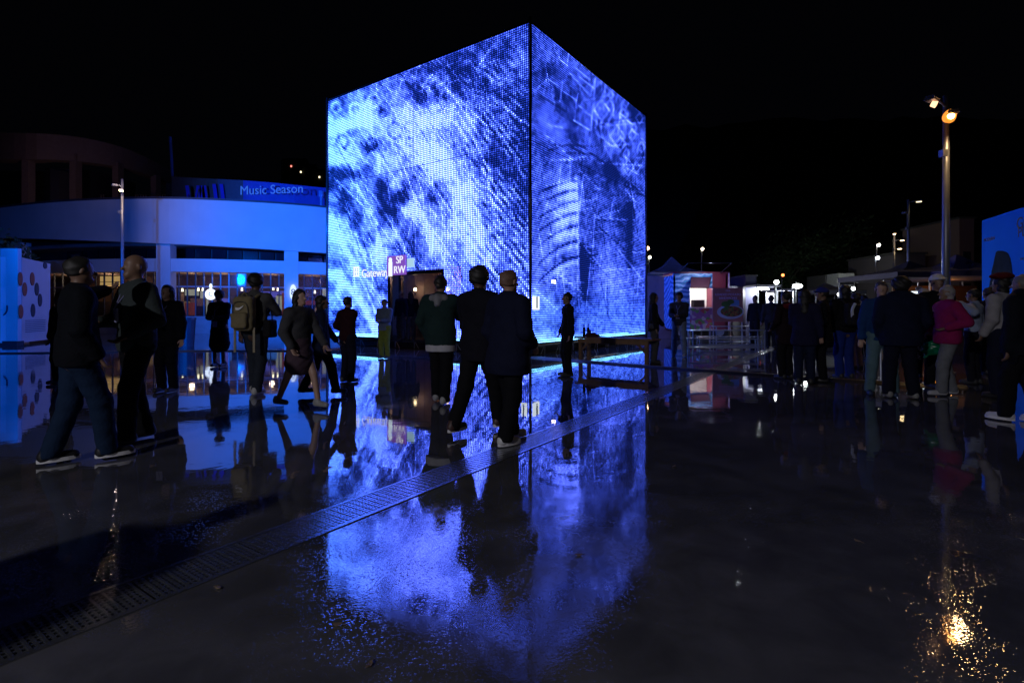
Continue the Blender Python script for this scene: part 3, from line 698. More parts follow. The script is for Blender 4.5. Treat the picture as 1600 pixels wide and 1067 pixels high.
        fmesh('hair', [F.mesh()], mat('hair_%d' % int(hair[0] * 1000), hair, .6, 0, .3, 60), root)
    if hood:
        F = Field(np.array(nk) - .25, np.array(nk) + .25, .013); F.cap(nk + Vector((-.08, -.06, -.01)), nk + Vector((.08, -.06, -.01)), .062, None, .03); F.cap(nk + Vector((0, -.1, -.01)), nk + Vector((0, -.12, -.08)), .07, .05, .03); F.wr(.004, 30, 2)
        fmesh('hood', [F.mesh()], cloth(hood), root)
    if hem:
        F = Field(lo, (.65, .75, 1.2), h); F.cap((0, 0, 1.0), (0, 0, length - .1), .165 * build + .018 + loose, .165 * build + .022 + loose, .03, .74); F.cut(lambda x, y, z: np.maximum(length - .075 - z, z - length - .02) + 0 * (x + y)); fmesh('shirt_hem', [F.mesh()], cloth(hem), root)
    if cap:
        F = Field(np.array(hc) - .2, np.array(hc) + .25, .012); F.ell(hd((0, -.01, .045)), (.098, .112, .09), .02); F.cap(hd((-.03, .1, .05)), hd((.03, .1, .05)), .05, None, .02, .3, (0, 0, 1)); F.cut(lambda x, y, z: (hc.z + .03 - z) + 0 * (x + y)); fmesh('cap', [F.mesh()], cloth(cap), root)
    info = dict(root=root, hc=hc, hd=hd, nk=nk, A=A, J=J, U=U, sc=sc, P=P)
    if extra: extra(info)
    return info
def strap(root, pts, m, wd=.012, name='strap'):
    q = MB(); q.tube(spline(pts, 5), wd, 5); return q.build(name, m, root, True)
def rounded(name, c, dims, m, parent, rz=0, r=.03, hh=.012):
    F = Field((-dims[0] / 2 - .04, -dims[1] / 2 - .04, -dims[2] / 2 - .04), (dims[0] / 2 + .04, dims[1] / 2 + .04, dims[2] / 2 + .04), hh)
    sl, (x, y, z) = F.blk(F.o, F.o + F.h * F.n); qx = np.abs(x) - dims[0] / 2 + r; qy = np.abs(y) - dims[1] / 2 + r; qz = np.abs(z) - dims[2] / 2 + r
    F.a = (np.sqrt(np.maximum(qx, 0) ** 2 + np.maximum(qy, 0) ** 2 + np.maximum(qz, 0) ** 2) + np.minimum(np.maximum(qx, np.maximum(qy, qz)), 0) - r).astype(np.float32)
    F.wr(.003, 25, 1.3); o = fmesh(name, [F.mesh()], m, parent); o.location = c; o.rotation_euler = (0, 0, rz); return o
def thing_at(i, name, lp, label, cat):      # a separate top-level thing at a point of a person's local frame
    e = empty(name, i['P'] + Matrix.Rotation(i['root'].rotation_euler.z, 3, 'Z') @ (Vector(lp) * i['sc']), i['root'].rotation_euler.z, label, cat); e.scale = i['root'].scale; return e
def badge(i, z=1.08, y=.155, c=(.6, .65, .75), x=0):
    r_ = i['root']; M_ = mat('lanyard', (.15, .15, .3), .6)
    strap(r_, [i['U']((-.06, .09, 1.44)), i['U']((x, y + .01, 1.28)), i['U']((x, y, z + .06))], M_, .006, 'lanyard'); strap(r_, [i['U']((.06, .09, 1.44)), i['U']((x, y + .01, 1.28)), i['U']((x, y, z + .06))], M_, .006, 'lanyard')
    q = MB(); q.box(i['U']((x, y + .005, z)), (.1, .008, .13)); q.build('badge', mat('badge_card', c, .5), r_)
def phone(i, lit=1.0, c=(.3, .5, 1), which=1, label='lit smartphone held up', dz=.06):
    wr = i['A'][which][2]; el = i['A'][which][1]; q = wr + (wr - el).normalized() * .1
    e = thing_at(i, 'smartphone', q, label, 'phone'); m = MB(); m.box((0, .01, dz), (.155, .012, .08)); m.build('case', mat('phone_black', (.01, .01, .012), .3), e)
    m = MB(); m.box((0, .002, dz), (.145, .003, .072)); m.build('screen', emat('phone_screen', c, lit), e)
def backpack(label, c, dims=(.3, .17, .5), z=1.2, logo=None, tails=False):
    def fn(i):
        e = thing_at(i, 'backpack', i['U']((0, -.25, z)), label, 'backpack'); M_ = cloth(c)
        rounded('bag', (0, 0, 0), dims, M_, e, r=.06); rounded('pocket', (0, -.11, -.1), (dims[0] * .8, .09, dims[2] * .45), M_, e, r=.035)
        q = MB(); q.tube(spline([(-.05, 0, dims[2] / 2 - .01), (0, 0, dims[2] / 2 + .05), (.05, 0, dims[2] / 2 - .01)], 5), .01, 6); q.build('handle', M_, e)
        for s_ in (-1, 1):
            q = MB(); q.tube(spline([(s_ * .1, .05, dims[2] / 2 - .06), (s_ * .12, .16, .27), (s_ * .13, .3, .22), (s_ * .15, .36, .05), (s_ * .14, .2, -.12), (s_ * .13, .06, -.2)], 5), .02, 6); q.build('shoulder_strap', M_, e)
            if tails:
                q = MB(); q.box((s_ * .15 + .0, .0, -.38), (.035, .012, .36), 0); q.build('strap_tail', cloth((.3, .26, .18)), e)
        q = MB(); q.tube(spline([(-dims[0] * .42, -.092, -.05), (-.1, -.1, .13), (0, -.1, .17), (.1, -.1, .13), (dims[0] * .42, -.092, -.05)], 5), .005, 5); q.build('zip', mat('zip_dark', (.05, .05, .05), .4), e)
        if logo:
            q = MB(); n = 10; U_, L_ = [], []
            for k in range(n + 1):
                t_ = k / n; U_.append((-.065 + .13 * t_, -.103 if not False else 0, .09 - .045 * math.sin(min(1, t_ * 1.25) * math.pi * .5) * (1 - t_) + .028 * t_)); L_.append((-.065 + .13 * t_, -.103, .05 + .045 * (t_ - .25) ** 2 * 1.1 + .04 * t_ * t_ - .008 * math.sin(math.pi * t_)))
            q.add([(a[0], a[1] - .006, a[2]) for a in L_] + [(a[0], a[1] - .006, a[2]) for a in U_], [(k, k + 1, n + 2 + k, n + 1 + k) for k in range(n)]); q.build('logo', mat('logo_white', (.75, .75, .75), .6), e)
    return fn
# ---- the people of the left half
BX = Vector(((208 - CX) / FPX * 5.1, 5.1, 0))
i = person(214, 399, 690, 150, 'bald man in dark grey shirt and black trousers facing the camera', (.035, .045, .045), (.006, .006, .008), 1, hs='bald', arms=('hip', 'chest'), stance='step', h=.012, shoes=(.01, .01, .012), build=1.08)
badge(i, 1.2, .15, (.3, .3, .5), .04)
sh = Vector((X(168, 5.0), 4.98, 1.47))
i = person(122, 403, 722, -42, 'man in black jacket and blue jeans with hand on the bald man\'s shoulder', (.004, .005, .008), (.008, .02, .05), 1, hs='short', arms=(sh, 'pocket'), stance='walk3', h=.012, shoes=(.012, .014, .02), sole=(.7, .7, .72), build=1.12, length=.84, loose=.012)
i = person(262, 446, 612, 178, 'woman with long dark hair and pale badge standing right of the bald man', (.006, .006, .010), (.006, .006, .012), 0, hs='long', arms=('down', 'chest'), h=.014, length=.75, coat=True)
badge(i, 1.33, .2, (.45, .55, .8))
i = person(343, 455, 573, 180, 'woman in long black dress looking at her phone, badge at her waist', (.004, .004, .005), (.004, .004, .005), 1, hs='puff', arms=('chest', 'chest'), h=.015, skirt=.34, length=.95, Hmax=1.78)
badge(i, 1.0, .19, (.6, .6, .65)); phone(i, .2, (.2, .4, 1), 0, 'dark phone in the hands of the woman in black dress', .03)
i = person(399, 430, 616, -8, 'young man seen from behind with khaki backpack, patterned shirt and dark jeans', (.07, .07, .07), (.022, .028, .04), 2, hs='puff', arms=('down', 'phone'), h=.012, sleeve=False, stance='step', length=.93, extra=backpack('khaki backpack with white curved tick mark on the young man\'s back', (.20, .165, .09), logo=True, tails=True), shoes=(.4, .4, .4))
sb = thing_at(i, 'shoulder_bag', (.27, -.05, .98), 'small black shoulder bag at the hip of the khaki backpack wearer', 'bag'); rounded('bag', (0, 0, 0), (.12, .2, .26), cloth((.01, .01, .012)), sb); q = MB(); q.tube(spline([(0, .05, .12), (-.08, .12, .3), (-.3, .14, .48)], 5), .01, 5); q.build('strap', cloth((.01, .01, .012)), sb)
i = person(468, 453, 640, -115, 'long haired woman in grey top and mauve skirt walking towards the cube', (.05, .05, .055), (.07, .045, .06), 0, hs='long', arms=('fwd', 'pocket'), stance='walk', h=.014, skirt=.52, length=.95, shoes=(.25, .25, .25), loose=.01)
i = person(502, 462, 618, -70, 'person in dark blue coat walking just behind the long haired woman', (.008, .012, .035), (.006, .006, .012), 1, hs='bob', arms=('fwd', 'down'), stance='walk2', h=.016, coat=True, length=.72)
i = person(543, 464, 597, -30, 'person in dark maroon jacket before the left edge of the cube', (.022, .005, .009), (.008, .008, .02), 1, hs='short', arms=('hip', 'cross'), h=.016, stance='stand')
i = person(601, 468, 560, 165, 'person in pale blue jacket and yellow green trousers beside the cube doorway', (.22, .28, .36), (.28, .34, .06), 0, hs='short', arms=('chest', 'chest'), h=.018, length=.84)
for px, yw, c_, lb_ in ((642, 10, (.01, .01, .02), 'dark figure standing in the cube doorway, nearer its middle'), (627, 150, (.012, .012, .03), 'dark figure standing in the cube doorway, nearer its left post')):
    person(px, 470, 551, yw, lb_, c_, (.05, .05, .06), 1, hs='long' if px > 640 else 'short', arms=('down', 'down'), h=.02, loc=Vector((X(px, 17.6), 17.6, .32)), H=1.66)
i = person(688, 432, 630, -12, 'man in dark green jacket with grey hood photographing the cube with raised phone', (.012, .028, .028), (.006, .006, .008), 1, hs='short', arms=('pocket', 'phone'), h=.012, hood=(.2, .2, .22), hem=(.42, .42, .45), length=.80, shoes=(.3, .3, .3), build=1.08, loose=.012, stance='step')
phone(i, 1.0, (.35, .4, 1), 1, 'bright phone raised by the man in the grey hood')
i = person(748, 420, 676, -35, 'man in black jacket striding left of the man in white shoes', (.007, .007, .012), (.006, .006, .008), 2, hs='puff', arms=('fwd', 'hip'), stance='walk2', h=.012, shoes=(.06, .03, .025), sole=(.25, .2, .2), build=1.1, length=.78, loose=.01)
i = person(794, 424, 692, -50, 'man in long navy coat and white shoes standing before the cube corner', (.008, .010, .028), (.006, .006, .008), 0, hs='short', hair=(.16, .09, .06), arms=('pocket', 'hip'), stance='step', h=.012, shoes=(.6, .6, .6), sole=(.7, .7, .7), build=1.15, coat=True, length=.72, loose=.02)
i = person(887, 458, 588, 100, 'slim dark figure standing before the right face of the cube', (.006, .006, .01), (.006, .006, .01), 1, hs='short', arms=('down', 'pocket'), h=.018)
# ---- right half
i = person(1021, 458, 568, -100, 'long haired person in black jacket by the right edge of the cube', (.008, .008, .012), (.06, .06, .07), 1, hs='long', arms=('fwd', 'down'), h=.018, length=.8)
i = person(1061, 458, 557, 150, 'person in black vest and pale jeans standing before the food truck', (.03, .03, .04), (.16, .20, .26), 1, hs='puff', arms=('chest', 'chest'), h=.018, stance='wide', shoes=(.35, .35, .3)); badge(i, 1.12, .17)
i = person(1228, 455, 592, 20, 'person in black with maroon hood standing before the white lit stall', (.015, .008, .012), (.008, .008, .01), 1, hs='short', arms=('hip', 'down'), h=.018, coat=True, length=.7, hood=(.10, .01, .015))
i = person(1257, 452, 600, -30, 'person in navy hooded coat between two queueing neighbours', (.012, .012, .04), (.01, .015, .04), 0, hs='long', arms=('chest', 'down'), h=.018, coat=True, length=.72)
i = person(1286, 450, 597, 60, 'tall person in black coat left of the striped backpack wearer', (.006, .006, .008), (.008, .008, .01), 1, hs='short', arms=('down', 'pocket'), h=.018, coat=True, length=.66, cap=(.02, .03, .18))
def stripebag(i):
    backpack('dark backpack with two pale stripes worn over blue jeans', (.015, .015, .02), (.33, .18, .42), 1.22)(i)
i = person(1320, 446, 592, 3, 'person seen from behind in black jacket and bright blue jeans with striped backpack', (.007, .007, .009), (.012, .03, .20), 1, hs='bob', arms=('down', 'down'), h=.016, extra=stripebag, build=1.1, length=.88)
for s_ in (-1, 1):
    q = MB(); q.tube(spline([i['U']((s_ * .06, -.36, 1.42)), i['U']((s_ * .12, -.365, 1.3)), i['U']((s_ * .10, -.36, 1.14)), i['U']((s_ * .05, -.355, 1.08))], 5), .026, 6); q.build('reflective_stripe', mat('stripe_pale', (.55, .6, .7), .4), i['root'])
i = person(1338, 458, 578, 20, 'person in pale mauve trousers behind the striped backpack wearer', (.02, .015, .02), (.22, .17, .22), 1, hs='short', arms=('down', 'down'), h=.02)
i = person(1377, 441, 618, 150, 'person in pale teal jeans half hidden behind the navy puffer jacket', (.01, .04, .14), (.09, .16, .19), 0, hs='short', hair=(.05, .04, .05), arms=('pocket', 'down'), h=.016, shoes=(.02, .04, .1), stance='wide')
i = person(1408, 436, 622, -15, 'large man in navy puffer jacket and dark wide trousers seen from behind', (.007, .010, .03), (.007, .008, .02), 1, hs='afro', arms=('pocket', 'pocket'), stance='wide', h=.014, build=1.32, loose=.03, length=.78, shoes=(.25, .24, .2))
i = person(1443, 452, 590, 160, 'person in blue patterned top and dark trousers with white lettering down the leg', (.10, .12, .22), (.012, .012, .03), 1, hs='short', arms=('chest', 'down'), h=.017, cap=(.3, .3, .3))
textobj('leg_print', 'NOW', .11, mat('print_white', (.7, .75, .85), .5), i['root'], (.13, .125, .52), R(180), ext=.002, rx=R(90)).rotation_euler = (R(90), R(90), R(180))
i = person(1463, 430, 606, 175, 'person in black wearing a white topped cap behind the woman in magenta', (.008, .008, .01), (.008, .008, .012), 1, hs='short', arms=('down', 'down'), h=.016, cap=(.65, .65, .65))
def pinkbag(i):
    e = thing_at(i, 'handbag', (.02, .24, 1.1), 'brown handbag held against the magenta jacket', 'bag'); rounded('bag', (.22, -.1, .02), (.08, .2, .26), cloth((.05, .03, .04)), e); q = MB(); q.tube(spline([(.22, -.1, .13), (.19, -.16, .26), (.1, -.2, .42)], 5), .009, 5); q.build('strap', cloth((.02, .01, .015)), e)
    e = thing_at(i, 'carrier_bag', (.16, .1, .78), 'shiny green plastic bag hanging from the hand of the woman in magenta', 'bag'); F = Field((-.3, -.3, -.35), (.3, .3, .25), .016); F.ell((0, -.05, -.02), (.14, .24, .12), .02); F.cap((0, -.1, -.05), (.02, -.18, -.14), .08, .05, .04); F.cap((0, .08, -.05), (0, .14, -.2), .05, .02, .03); F.wr(.012, 40, 2); fmesh('bag', [F.mesh()], mat('green_plastic', (.0, .16, .07), .22, 0, .5, 20), e)
i = person(1480, 447, 618, 78, 'grey haired woman in magenta jacket and pale grey trousers facing left', (.26, .012, .09), (.17, .18, .2), 1, hair=(.28, .26, .26), hs='bob', arms=('bag', 'hip'), h=.013, build=1.12, loose=.02, length=.84, shoes=(.45, .45, .48), stance='step', extra=pinkbag)
i = person(1522, 452, 600, 30, 'person in white and blue football shirt reaching out to the left', (.30, .36, .5), (.012, .012, .02), 1, hs='short', arms=((X(1500, 9.0), 9.0, 1.42), 'down'), h=.017, length=.86, shoes=(.05, .05, .05))
i = person(1565, 432, 622, 20, 'person with red beret and cream jacket in front of the blue board', (.32, .31, .33), (.01, .012, .03), 1, hs='bob', arms=('pocket', 'hip'), h=.015, length=.95, loose=.015)
F = Field((-.2, -.2, -.1), (.2, .2, .15), .012); F.ell((0, 0, .02), (.14, .14, .055), .02); F.wr(.004, 40, 1); b_ = fmesh('beret', [F.mesh()], cloth((.09, .01, .012)), i['root']); b_.location = i['hd']((0, -.02, .1))
i = person(1600, 430, 660, 25, 'large man in black padded jacket and white trainers at the right picture edge', (.006, .007, .012), (.006, .006, .008), 1, hair=(.12, .11, .1), hs='short', arms=('down', 'pocket'), h=.013, build=1.35, loose=.03, length=.82, shoes=(.55, .55, .58), sole=(.7, .7, .7), stance='step')
i = person(1545, 450, 585, 10, 'dark clothed person standing behind the cream jacket', (.01, .01, .03), (.01, .01, .02), 1, hs='short', h=.02)
i = person(1180, 462, 540, 120, 'distant dark figure between the food truck and the next stall', (.01, .01, .012), (.012, .012, .015), 1, hs='short', h=.022)
i = person(1205, 462, 545, -20, 'distant person in grey standing at the white lit stall counter', (.03, .03, .035), (.02, .02, .025), 1, hs='short', h=.022)
i = person(1350, 462, 560, 0, 'dark figure far back between the queueing people and the parked lorry', (.008, .008, .01), (.01, .01, .012), 1, hs='short', h=.022)
i = person(95, 458, 600, 160, 'dim person hidden partly behind the man in black jacket', (.008, .01, .02), (.01, .012, .02), 1, hs='short', h=.018)
# the person just outside the frame whose long shadow falls across the floor
i = person(0, 0, 900, -28, 'person in dark coat whose long shadow falls across the floor by the drain', (.02, .02, .02), (.02, .02, .02), 1, hs='short', arms=('pocket', 'pocket'), h=.02, loc=Vector((-3.25, .28, 0)), H=1.78, build=1.2, loose=.02, stance='stand')

# ================================================================ STREET LAMPS
POLE = mat('pole_grey', (.26, .27, .3), .4, .5)
def lamp_pole(name, x, y, h, heads, label, r=.075, group='street lamps on the plaza', em=('lamp_glow', (1, .66, .25), 14)):
    t = empty(name, (x, y, 0), 0, label, 'street lamp', group)
    m = MB(); m.tube([(0, 0, 0), (0, 0, h * .5), (0, 0, h)], [r, r * .9, r * .72], 14); m.build('pole', POLE, t, True)
    m = MB(); m.tube([(0, 0, 0), (0, 0, .03)], r * 2.2, 14); m.tube([(0, 0, .03), (0, 0, .35)], r * 1.25, 14); m.build('base_plate', POLE, t)
    for dx, dy, z, lit in heads:
        m = MB(); m.tube([(0, 0, z), (dx * .6, dy * .6, z + .06), (dx, dy, z + .05)], .022, 8); hd_ = m.build('bracket', POLE, t)
        d = Vector((dx, dy, 0)).normalized(); m = MB(); c = Vector((dx, dy, z)) + d * .08; rz = math.atan2(d.y, d.x)
        m.box(c + Vector((0, 0, .045)), (.26, .2, .07), rz, 0, .75); hs_ = m.build('lamp_head', POLE, t)
        m = MB(); m.box(c, (.22, .16, .03), rz); m.build('lens', emat(*em) if lit else mat('lens_dark', (.2, .2, .2), .2), hs_)
    m = MB(); m.box((-r * 1.3, -.05, h * .79), (.1, .12, .14)); m.build('camera_box', POLE, t)
    return t
lamp_pole('street_lamp', LAMP_R[0], LAMP_R[1], 5.75, [(-.5, -.3, 5.52, 0), (-.06, -.16, 5.27, 0)], 'tall grey lamp post with bright orange lamp at the right')
o = MB(); o.tube([(0, 0, 0), (.06, -.05, -.04)], [.05, .065], 10); oo = o.build('street_lamp_reflector', emat('lamp_glow2', (1, .5, .25), 2.5)); oo.name = 'lens'; oo.parent = [q for q in bpy.data.objects if q.name.startswith('street_lamp')][0]; oo.location = (-.56, -.32, 5.46)
o = MB(); o.tube([(0, 0, 0), (.0, -.09, -.05)], [.04, .055], 12); oo = o.build('lens', emat('lamp_glow3', (1, .45, .12), 70)); oo.parent = [q for q in bpy.data.objects if q.name.startswith('street_lamp')][0]; oo.location = (-.14, -.22, 5.26)
lens_p = oo.parent; o = MB(); o.tube([(0, .03, 0), (0, .0, -.02), (0, -.045, -.03)], [.07, .12, .135], 16); oo = o.build('halo_bowl', emat('halo_orange', (1, .30, .035), 1.3), lens_p, True); oo.location = (-.14, -.22, 5.26)  # added glowing bowl, stands in for the orange halo round the lamp
lamp_pole('street_lamp', X(191, 27), 27, Z(280, 27), [(.18, -.3, Z(301, 27), 1), (-.15, -.2, Z(292, 27), 0)], 'slim lamp post with small warm light before the curved building', .085)
lamp_pole('street_lamp', X(1419, 27), 27, Z(312, 27), [(.3, -.2, Z(317, 27), 1), (-.3, -.2, Z(335, 27), 0)], 'thin lamp post with single light left of the tall grey one', .08, em=('lamp_dim', (1, .85, .5), 2.5))
lamp_pole('street_lamp', X(1397, 40), 40, Z(364, 40), [(-.2, -.3, Z(367, 40), 1), (.3, -.3, Z(377, 40), 1), (.12, -.3, Z(390, 40), 1)], 'far lamp post with three lights above the tent roofs', .09, em=('lamp_far', (1, .7, .35), 16))
for px, py, dd, cc, lb_ in ((1370, 383, 55, (1, .9, .75), 'far post with single cool white light, upper of two near the tents'), (1368, 403, 50, (.9, .95, 1), 'far post with single white light, lower of two near the tents'), (1096, 389, 60, (1, .85, .6), 'lone far lamp glowing above the food truck roof'), (1010, 388, 45, (1, .55, .3), 'far orange lamp beside the right edge of the cube'), (1014, 402, 60, (1, .9, .6), 'small pale far lamp under the orange one by the cube edge')):
    t = empty('street_lamp', (X(px, dd), dd, 0), 0, lb_, 'street lamp', 'far street lamps'); m = MB(); m.tube([(0, 0, 0), (0, 0, Z(py, dd) + .1)], .07, 6); m.build('pole', POLE, t); m = MB(); m.tube([(0, -.15, Z(py, dd)), (0, -.35, Z(py, dd) - .05)], [.1, .17], 8); m.build('lens', emat('far_%d' % px, cc, 14), t)
# lamp behind the camera that casts the long shadow, and floodlights outside the frame
lamp_pole('street_lamp', -6.6, -6.3, 5.6, [(.1, .2, 5.3, 0)], 'lamp post standing behind the photographer to the left')
def flood(x, y, z, tgt, label):
    t = empty('floodlight', (x, y, 0), math.atan2(tgt[1] - y, tgt[0] - x), label, 'floodlight'); m = MB(); m.tube([(-.25, 0, 0), (-.25, 0, z)], .04, 8); m.build('stand', POLE, t)
    m = MB(); m.box((-.25, 0, z), (.25, .5, .4)); m.build('housing', mat('flood_black', (.02, .02, .02), .5), t)
flood(-15.3, 3, 5, (-11.5, 33), 'blue stage floodlight on a stand aimed at the curved building'); flood(-15.5, 9, 4.4, (-20, 21), 'blue floodlight on a stand aimed at the white kiosk')

# ================================================================ CURVED BUILDING
BP = [(-39, 36), (-33, 33.5), (-27.2, 31.6), (-21.2, 30.8), (-16.3, 31.6), (-11.8, 33.5), (-6.5, 37.5)]
bp = [(p.x, p.y) for p in spline([(a, b, 0) for a, b in BP], 6)]
def zs(vals): return [p.x for p in spline([(v, 0, 0) for v in vals], 6)]
def off(pts, o_):
    out = []
    for i, p in enumerate(pts):
        a = Vector(pts[max(i - 1, 0)]); b = Vector(pts[min(i + 1, len(pts) - 1)]); t_ = (b - a).normalized(); out.append((p[0] - t_.y * o_, p[1] + t_.x * o_))
    return out
CONC = mat('white_render', (.62, .62, .62), .75, 0, .12, .8)
bd = empty('curved_building', (-21.2, 30.8, 0), 0, 'curved white concrete building washed in blue light behind the crowd', 'building')
def bpart(mb, name, m, par=None):
    o = mb.build(name, m, par or bd)
    if par is None: o.location = -Vector(bd.location)
    return o
m = MB(); m.wall(bp, zs([6.2, 6.07, 5.7, 5.38, 5.2, 5.08, 5.0]), 8.0, .4); pw = bpart(m, 'parapet', CONC)
m = MB(); m.wall(off(bp, -.04), 8.0, 8.12, .5); bpart(m, 'coping', mat('dark_coping', (.06, .05, .06), .6))
m = MB(); m.wall(off(bp, .25), 3.72, 4.5, .5); bpart(m, 'canopy_band', CONC)
m = MB(); m.wall(off(bp, 2.2), 4.5, 6.6, .2); bpart(m, 'upper_wall', mat('dark_upper', (.05, .04, .05), .5))
m = MB(); m.wall(off(bp, .6), 5.3, 5.5, 6); bpart(m, 'soffit', mat('soffit_grey', (.2, .2, .2), .8))
m = MB(); m.wall(off(bp, .5), 7.7, 7.8, 14); bpart(m, 'roof_terrace', mat('roof_dark', (.05, .05, .05), .9))
def at_px(px, o_=0):         # point on the curve under photo column px
    pts = off(bp, o_)
    for a, b in zip(pts, pts[1:]):
        ra, rb = a[0] / a[1], b[0] / b[1]; k = (px - CX) / FPX
        if ra <= k <= rb:
            t_ = (k * a[1] - a[0]) / ((b[0] - a[0]) - k * (b[1] - a[1])); return Vector((a[0] + (b[0] - a[0]) * t_, a[1] + (b[1] - a[1]) * t_)), math.atan2(b[1] - a[1], b[0] - a[0])
    return Vector(pts[-1]), 0
for px in (-60, 34, 147, 260, 455):
    if px == 147: continue
    p, an = at_px(px, .5); m = MB(); m.box((p.x, p.y, 2.9), (.82, .6, 5.7), an); bpart(m, 'column', CONC)
GL = glass('shop_glass'); MUL = mat('mullion', (.10, .11, .13), .4, .6)
m = MB(); m.wall(off(bp, .7), 0, 1.05, .25); bpart(m, 'base_wall', mat('base_render', (.3, .31, .33), .7))
px = 85; k = 0
PT = {}
while px < 512:
    p, an = at_px(px, .9); p2, _ = at_px(px + 12.8, .9); w_ = (p2 - p).length; c = (p + p2) / 2; an = math.atan2(p2.y - p.y, p2.x - p.x)
    for z0, z1 in ((1.08, 2.82), (2.9, 3.72)):
        m = MB(); m.box((c.x, c.y, (z0 + z1) / 2), (w_ - .05, .02, z1 - z0 - .04), an); bpart(m, 'window_pane', GL)
    if k % 2 == 0:
        m = MB(); m.box((c.x, c.y + 1.2, 4.95), (w_ * 2 - .1, .02, .8), an); bpart(m, 'window_pane', mat('dark_glass', (.02, .02, .03), .08))
    m = MB(); m.box((p.x, p.y, 2.4), (.06, .08, 2.7), an); bpart(m, 'mullion', MUL)
    px += 13; k += 1
m = MB(); m.wall([q for q in off(bp, .86)], 2.82, 2.9, .08); bpart(m, 'transom', mat('transom_blue', (.3, .32, .36), .5))
# interior of the shops
m = MB(); m.wall(off(bp, 4.5), 0, 3.9, .2); bpart(m, 'interior_wall', mat('interior_brown', (.22, .12, .08), .7, 0, .6, .9))
m = MB(); m.wall(off(bp, .95), 3.74, 3.8, 3.6); bpart(m, 'interior_ceiling', mat('interior_ceiling', (.3, .2, .16), .8))
m = MB(); m.wall(off(bp, .95), 0.02, .06, 3.6); bpart(m, 'interior_floor', mat('interior_floor', (.1, .08, .07), .5))
cntd = {}
SHC = [emat('shelf_amber', (1, .5, .2), .30), mat('shelf_tan', (.45, .3, .2), .6), emat('shelf_white', (1, .85, .65), .55), emat('shelf_red', (.8, .12, .06), .25), emat('shelf_violet', (.25, .2, 1), .7), emat('shelf_blue', (.1, .3, 1), .8), mat('shelf_dark', (.05, .03, .03), .6)]
for q, (px, wd, z0, z1, ci) in enumerate(((272, 26, 2.0, 2.5, 1), (288, 14, 1.3, 2.0, 0), (300, 18, 2.4, 2.8, 2), (297, 12, 1.1, 1.9, 3), (310, 20, 1.7, 2.2, 1), (322, 14, 1.1, 2.7, 2), (336, 16, 1.2, 2.1, 1), (352, 10, 1.1, 2.2, 4), (362, 9, 1.2, 1.9, 5), (372, 18, 1.8, 2.3, 1), (381, 14, 1.1, 1.7, 0),
                                          (420, 24, 2.3, 2.7, 4), (425, 14, 1.2, 1.8, 5), (436, 9, 1.3, 2.4, 2), (440, 12, 2.5, 2.75, 4), (412, 10, 1.2, 2.5, 4), (444, 6, 1.1, 2.6, 3), (474, 18, 2.4, 2.6, 1), (484, 16, 1.8, 2.1, 3), (490, 10, 1.3, 1.6, 0), (502, 14, 2.0, 2.5, 1), (507, 5, 2.1, 2.9, 2), (100, 30, 1.2, 2.2, 1), (128, 20, 2.0, 2.5, 0), (160, 22, 1.3, 2.0, 6), (200, 30, 1.2, 2.5, 1), (232, 16, 1.4, 2.2, 0))):
    p, an = at_px(px, 2.6 + (q % 3) * .5); w_ = wd * 34 / FPX; t = empty('display_stand', (p.x, p.y, 0), an, 'shop display stand %s behind the glass' % ('',), 'display stand', 'lit display stands inside the shops')
    CN = ['amber', 'tan', 'white', 'red', 'violet', 'blue', 'dark'][ci]; BAY = 'bay left of the first blue column' if px < 255 else ('middle bay between the blue columns' if px < 450 else 'bay beside the cube'); cntd[(CN, BAY)] = cntd.get((CN, BAY), 0) + 1; OR = ['first', 'second', 'third', 'fourth', 'fifth', 'sixth'][cntd[(CN, BAY)] - 1]
    t['label'] = '%s %s lit shop display in the %s' % (OR, CN, BAY)
    m = MB(); m.box((0, 0, (z0 + z1) / 2), (w_, .3, z1 - z0)); m.build('display', SHC[ci], t)
    m = MB(); m.box((0, .05, .06 + (z0 - .06) / 2), (w_ * .9, .35, z0 - .07)); m.build('base', SHC[6], t)
for px, y, o_, wh in ((310, 452, 1.8, 'left one of the pair above the shelves'), (317, 452, 1.9, 'right one of the pair above the shelves'), (331, 450, 1.5, 'right above the round fruit sign'), (427, 451, 2, 'left one of the pair by the second blue column'), (434, 452, 1.7, 'right one of the pair by the second blue column'), (492, 456, 1.8, 'nearest the left edge of the cube'), (285, 453, 2.4, 'leftmost of the middle bay'), (378, 452, 2.2, 'beside the head of the backpack wearer')):
    p, an = at_px(px, o_); z = Z(y, p.y); t = empty('pendant_lamp', (p.x, p.y, z), 0, 'small warm shop pendant lamp, ' + wh, 'lamp', 'pendant lamps inside the shops'); m = MB(); m.tube([(0, 0, .1), (0, 0, -.1)], [.04, .07], 8); m.build('bulb', emat('pendant_glow', (1, .72, .42), 9), t); m = MB(); m.tube([(0, 0, .1), (0, 0, 3.73 - z)], .008, 4); m.build('cord', RUB, t)
for px in (110, 172, 300, 350, 425, 490):
    p, an = at_px(px, 2.2); light('shop_light', 'POINT', (p.x, p.y, 3.4), 34 if px != 172 else 60, (1, .55, .32), size=.15)
p0, an = at_px(157, 1.6); p1, _ = at_px(188, 1.6); c = (p0 + p1) / 2
wn = empty('lit_window', (c.x, c.y, 0), an, 'warm yellow lit window grid behind the two men at left', 'window')
for q in range(4):
    m = MB(); m.box((-.6 + q * .4, 0, 3.40), (.37, .03, .34)); m.build('window_pane', emat('window_amber', (1, .50, .16), 1.25), wn); m = MB(); m.box((-.6 + q * .4, 0, 3.02), (.37, .03, .34)); m.build('window_pane', emat('window_amber', (1, .5, .16), 1.25), wn)
m = MB(); m.box((0, .04, 3.21), (1.7, .03, .8)); m.build('frame', MUL, wn)
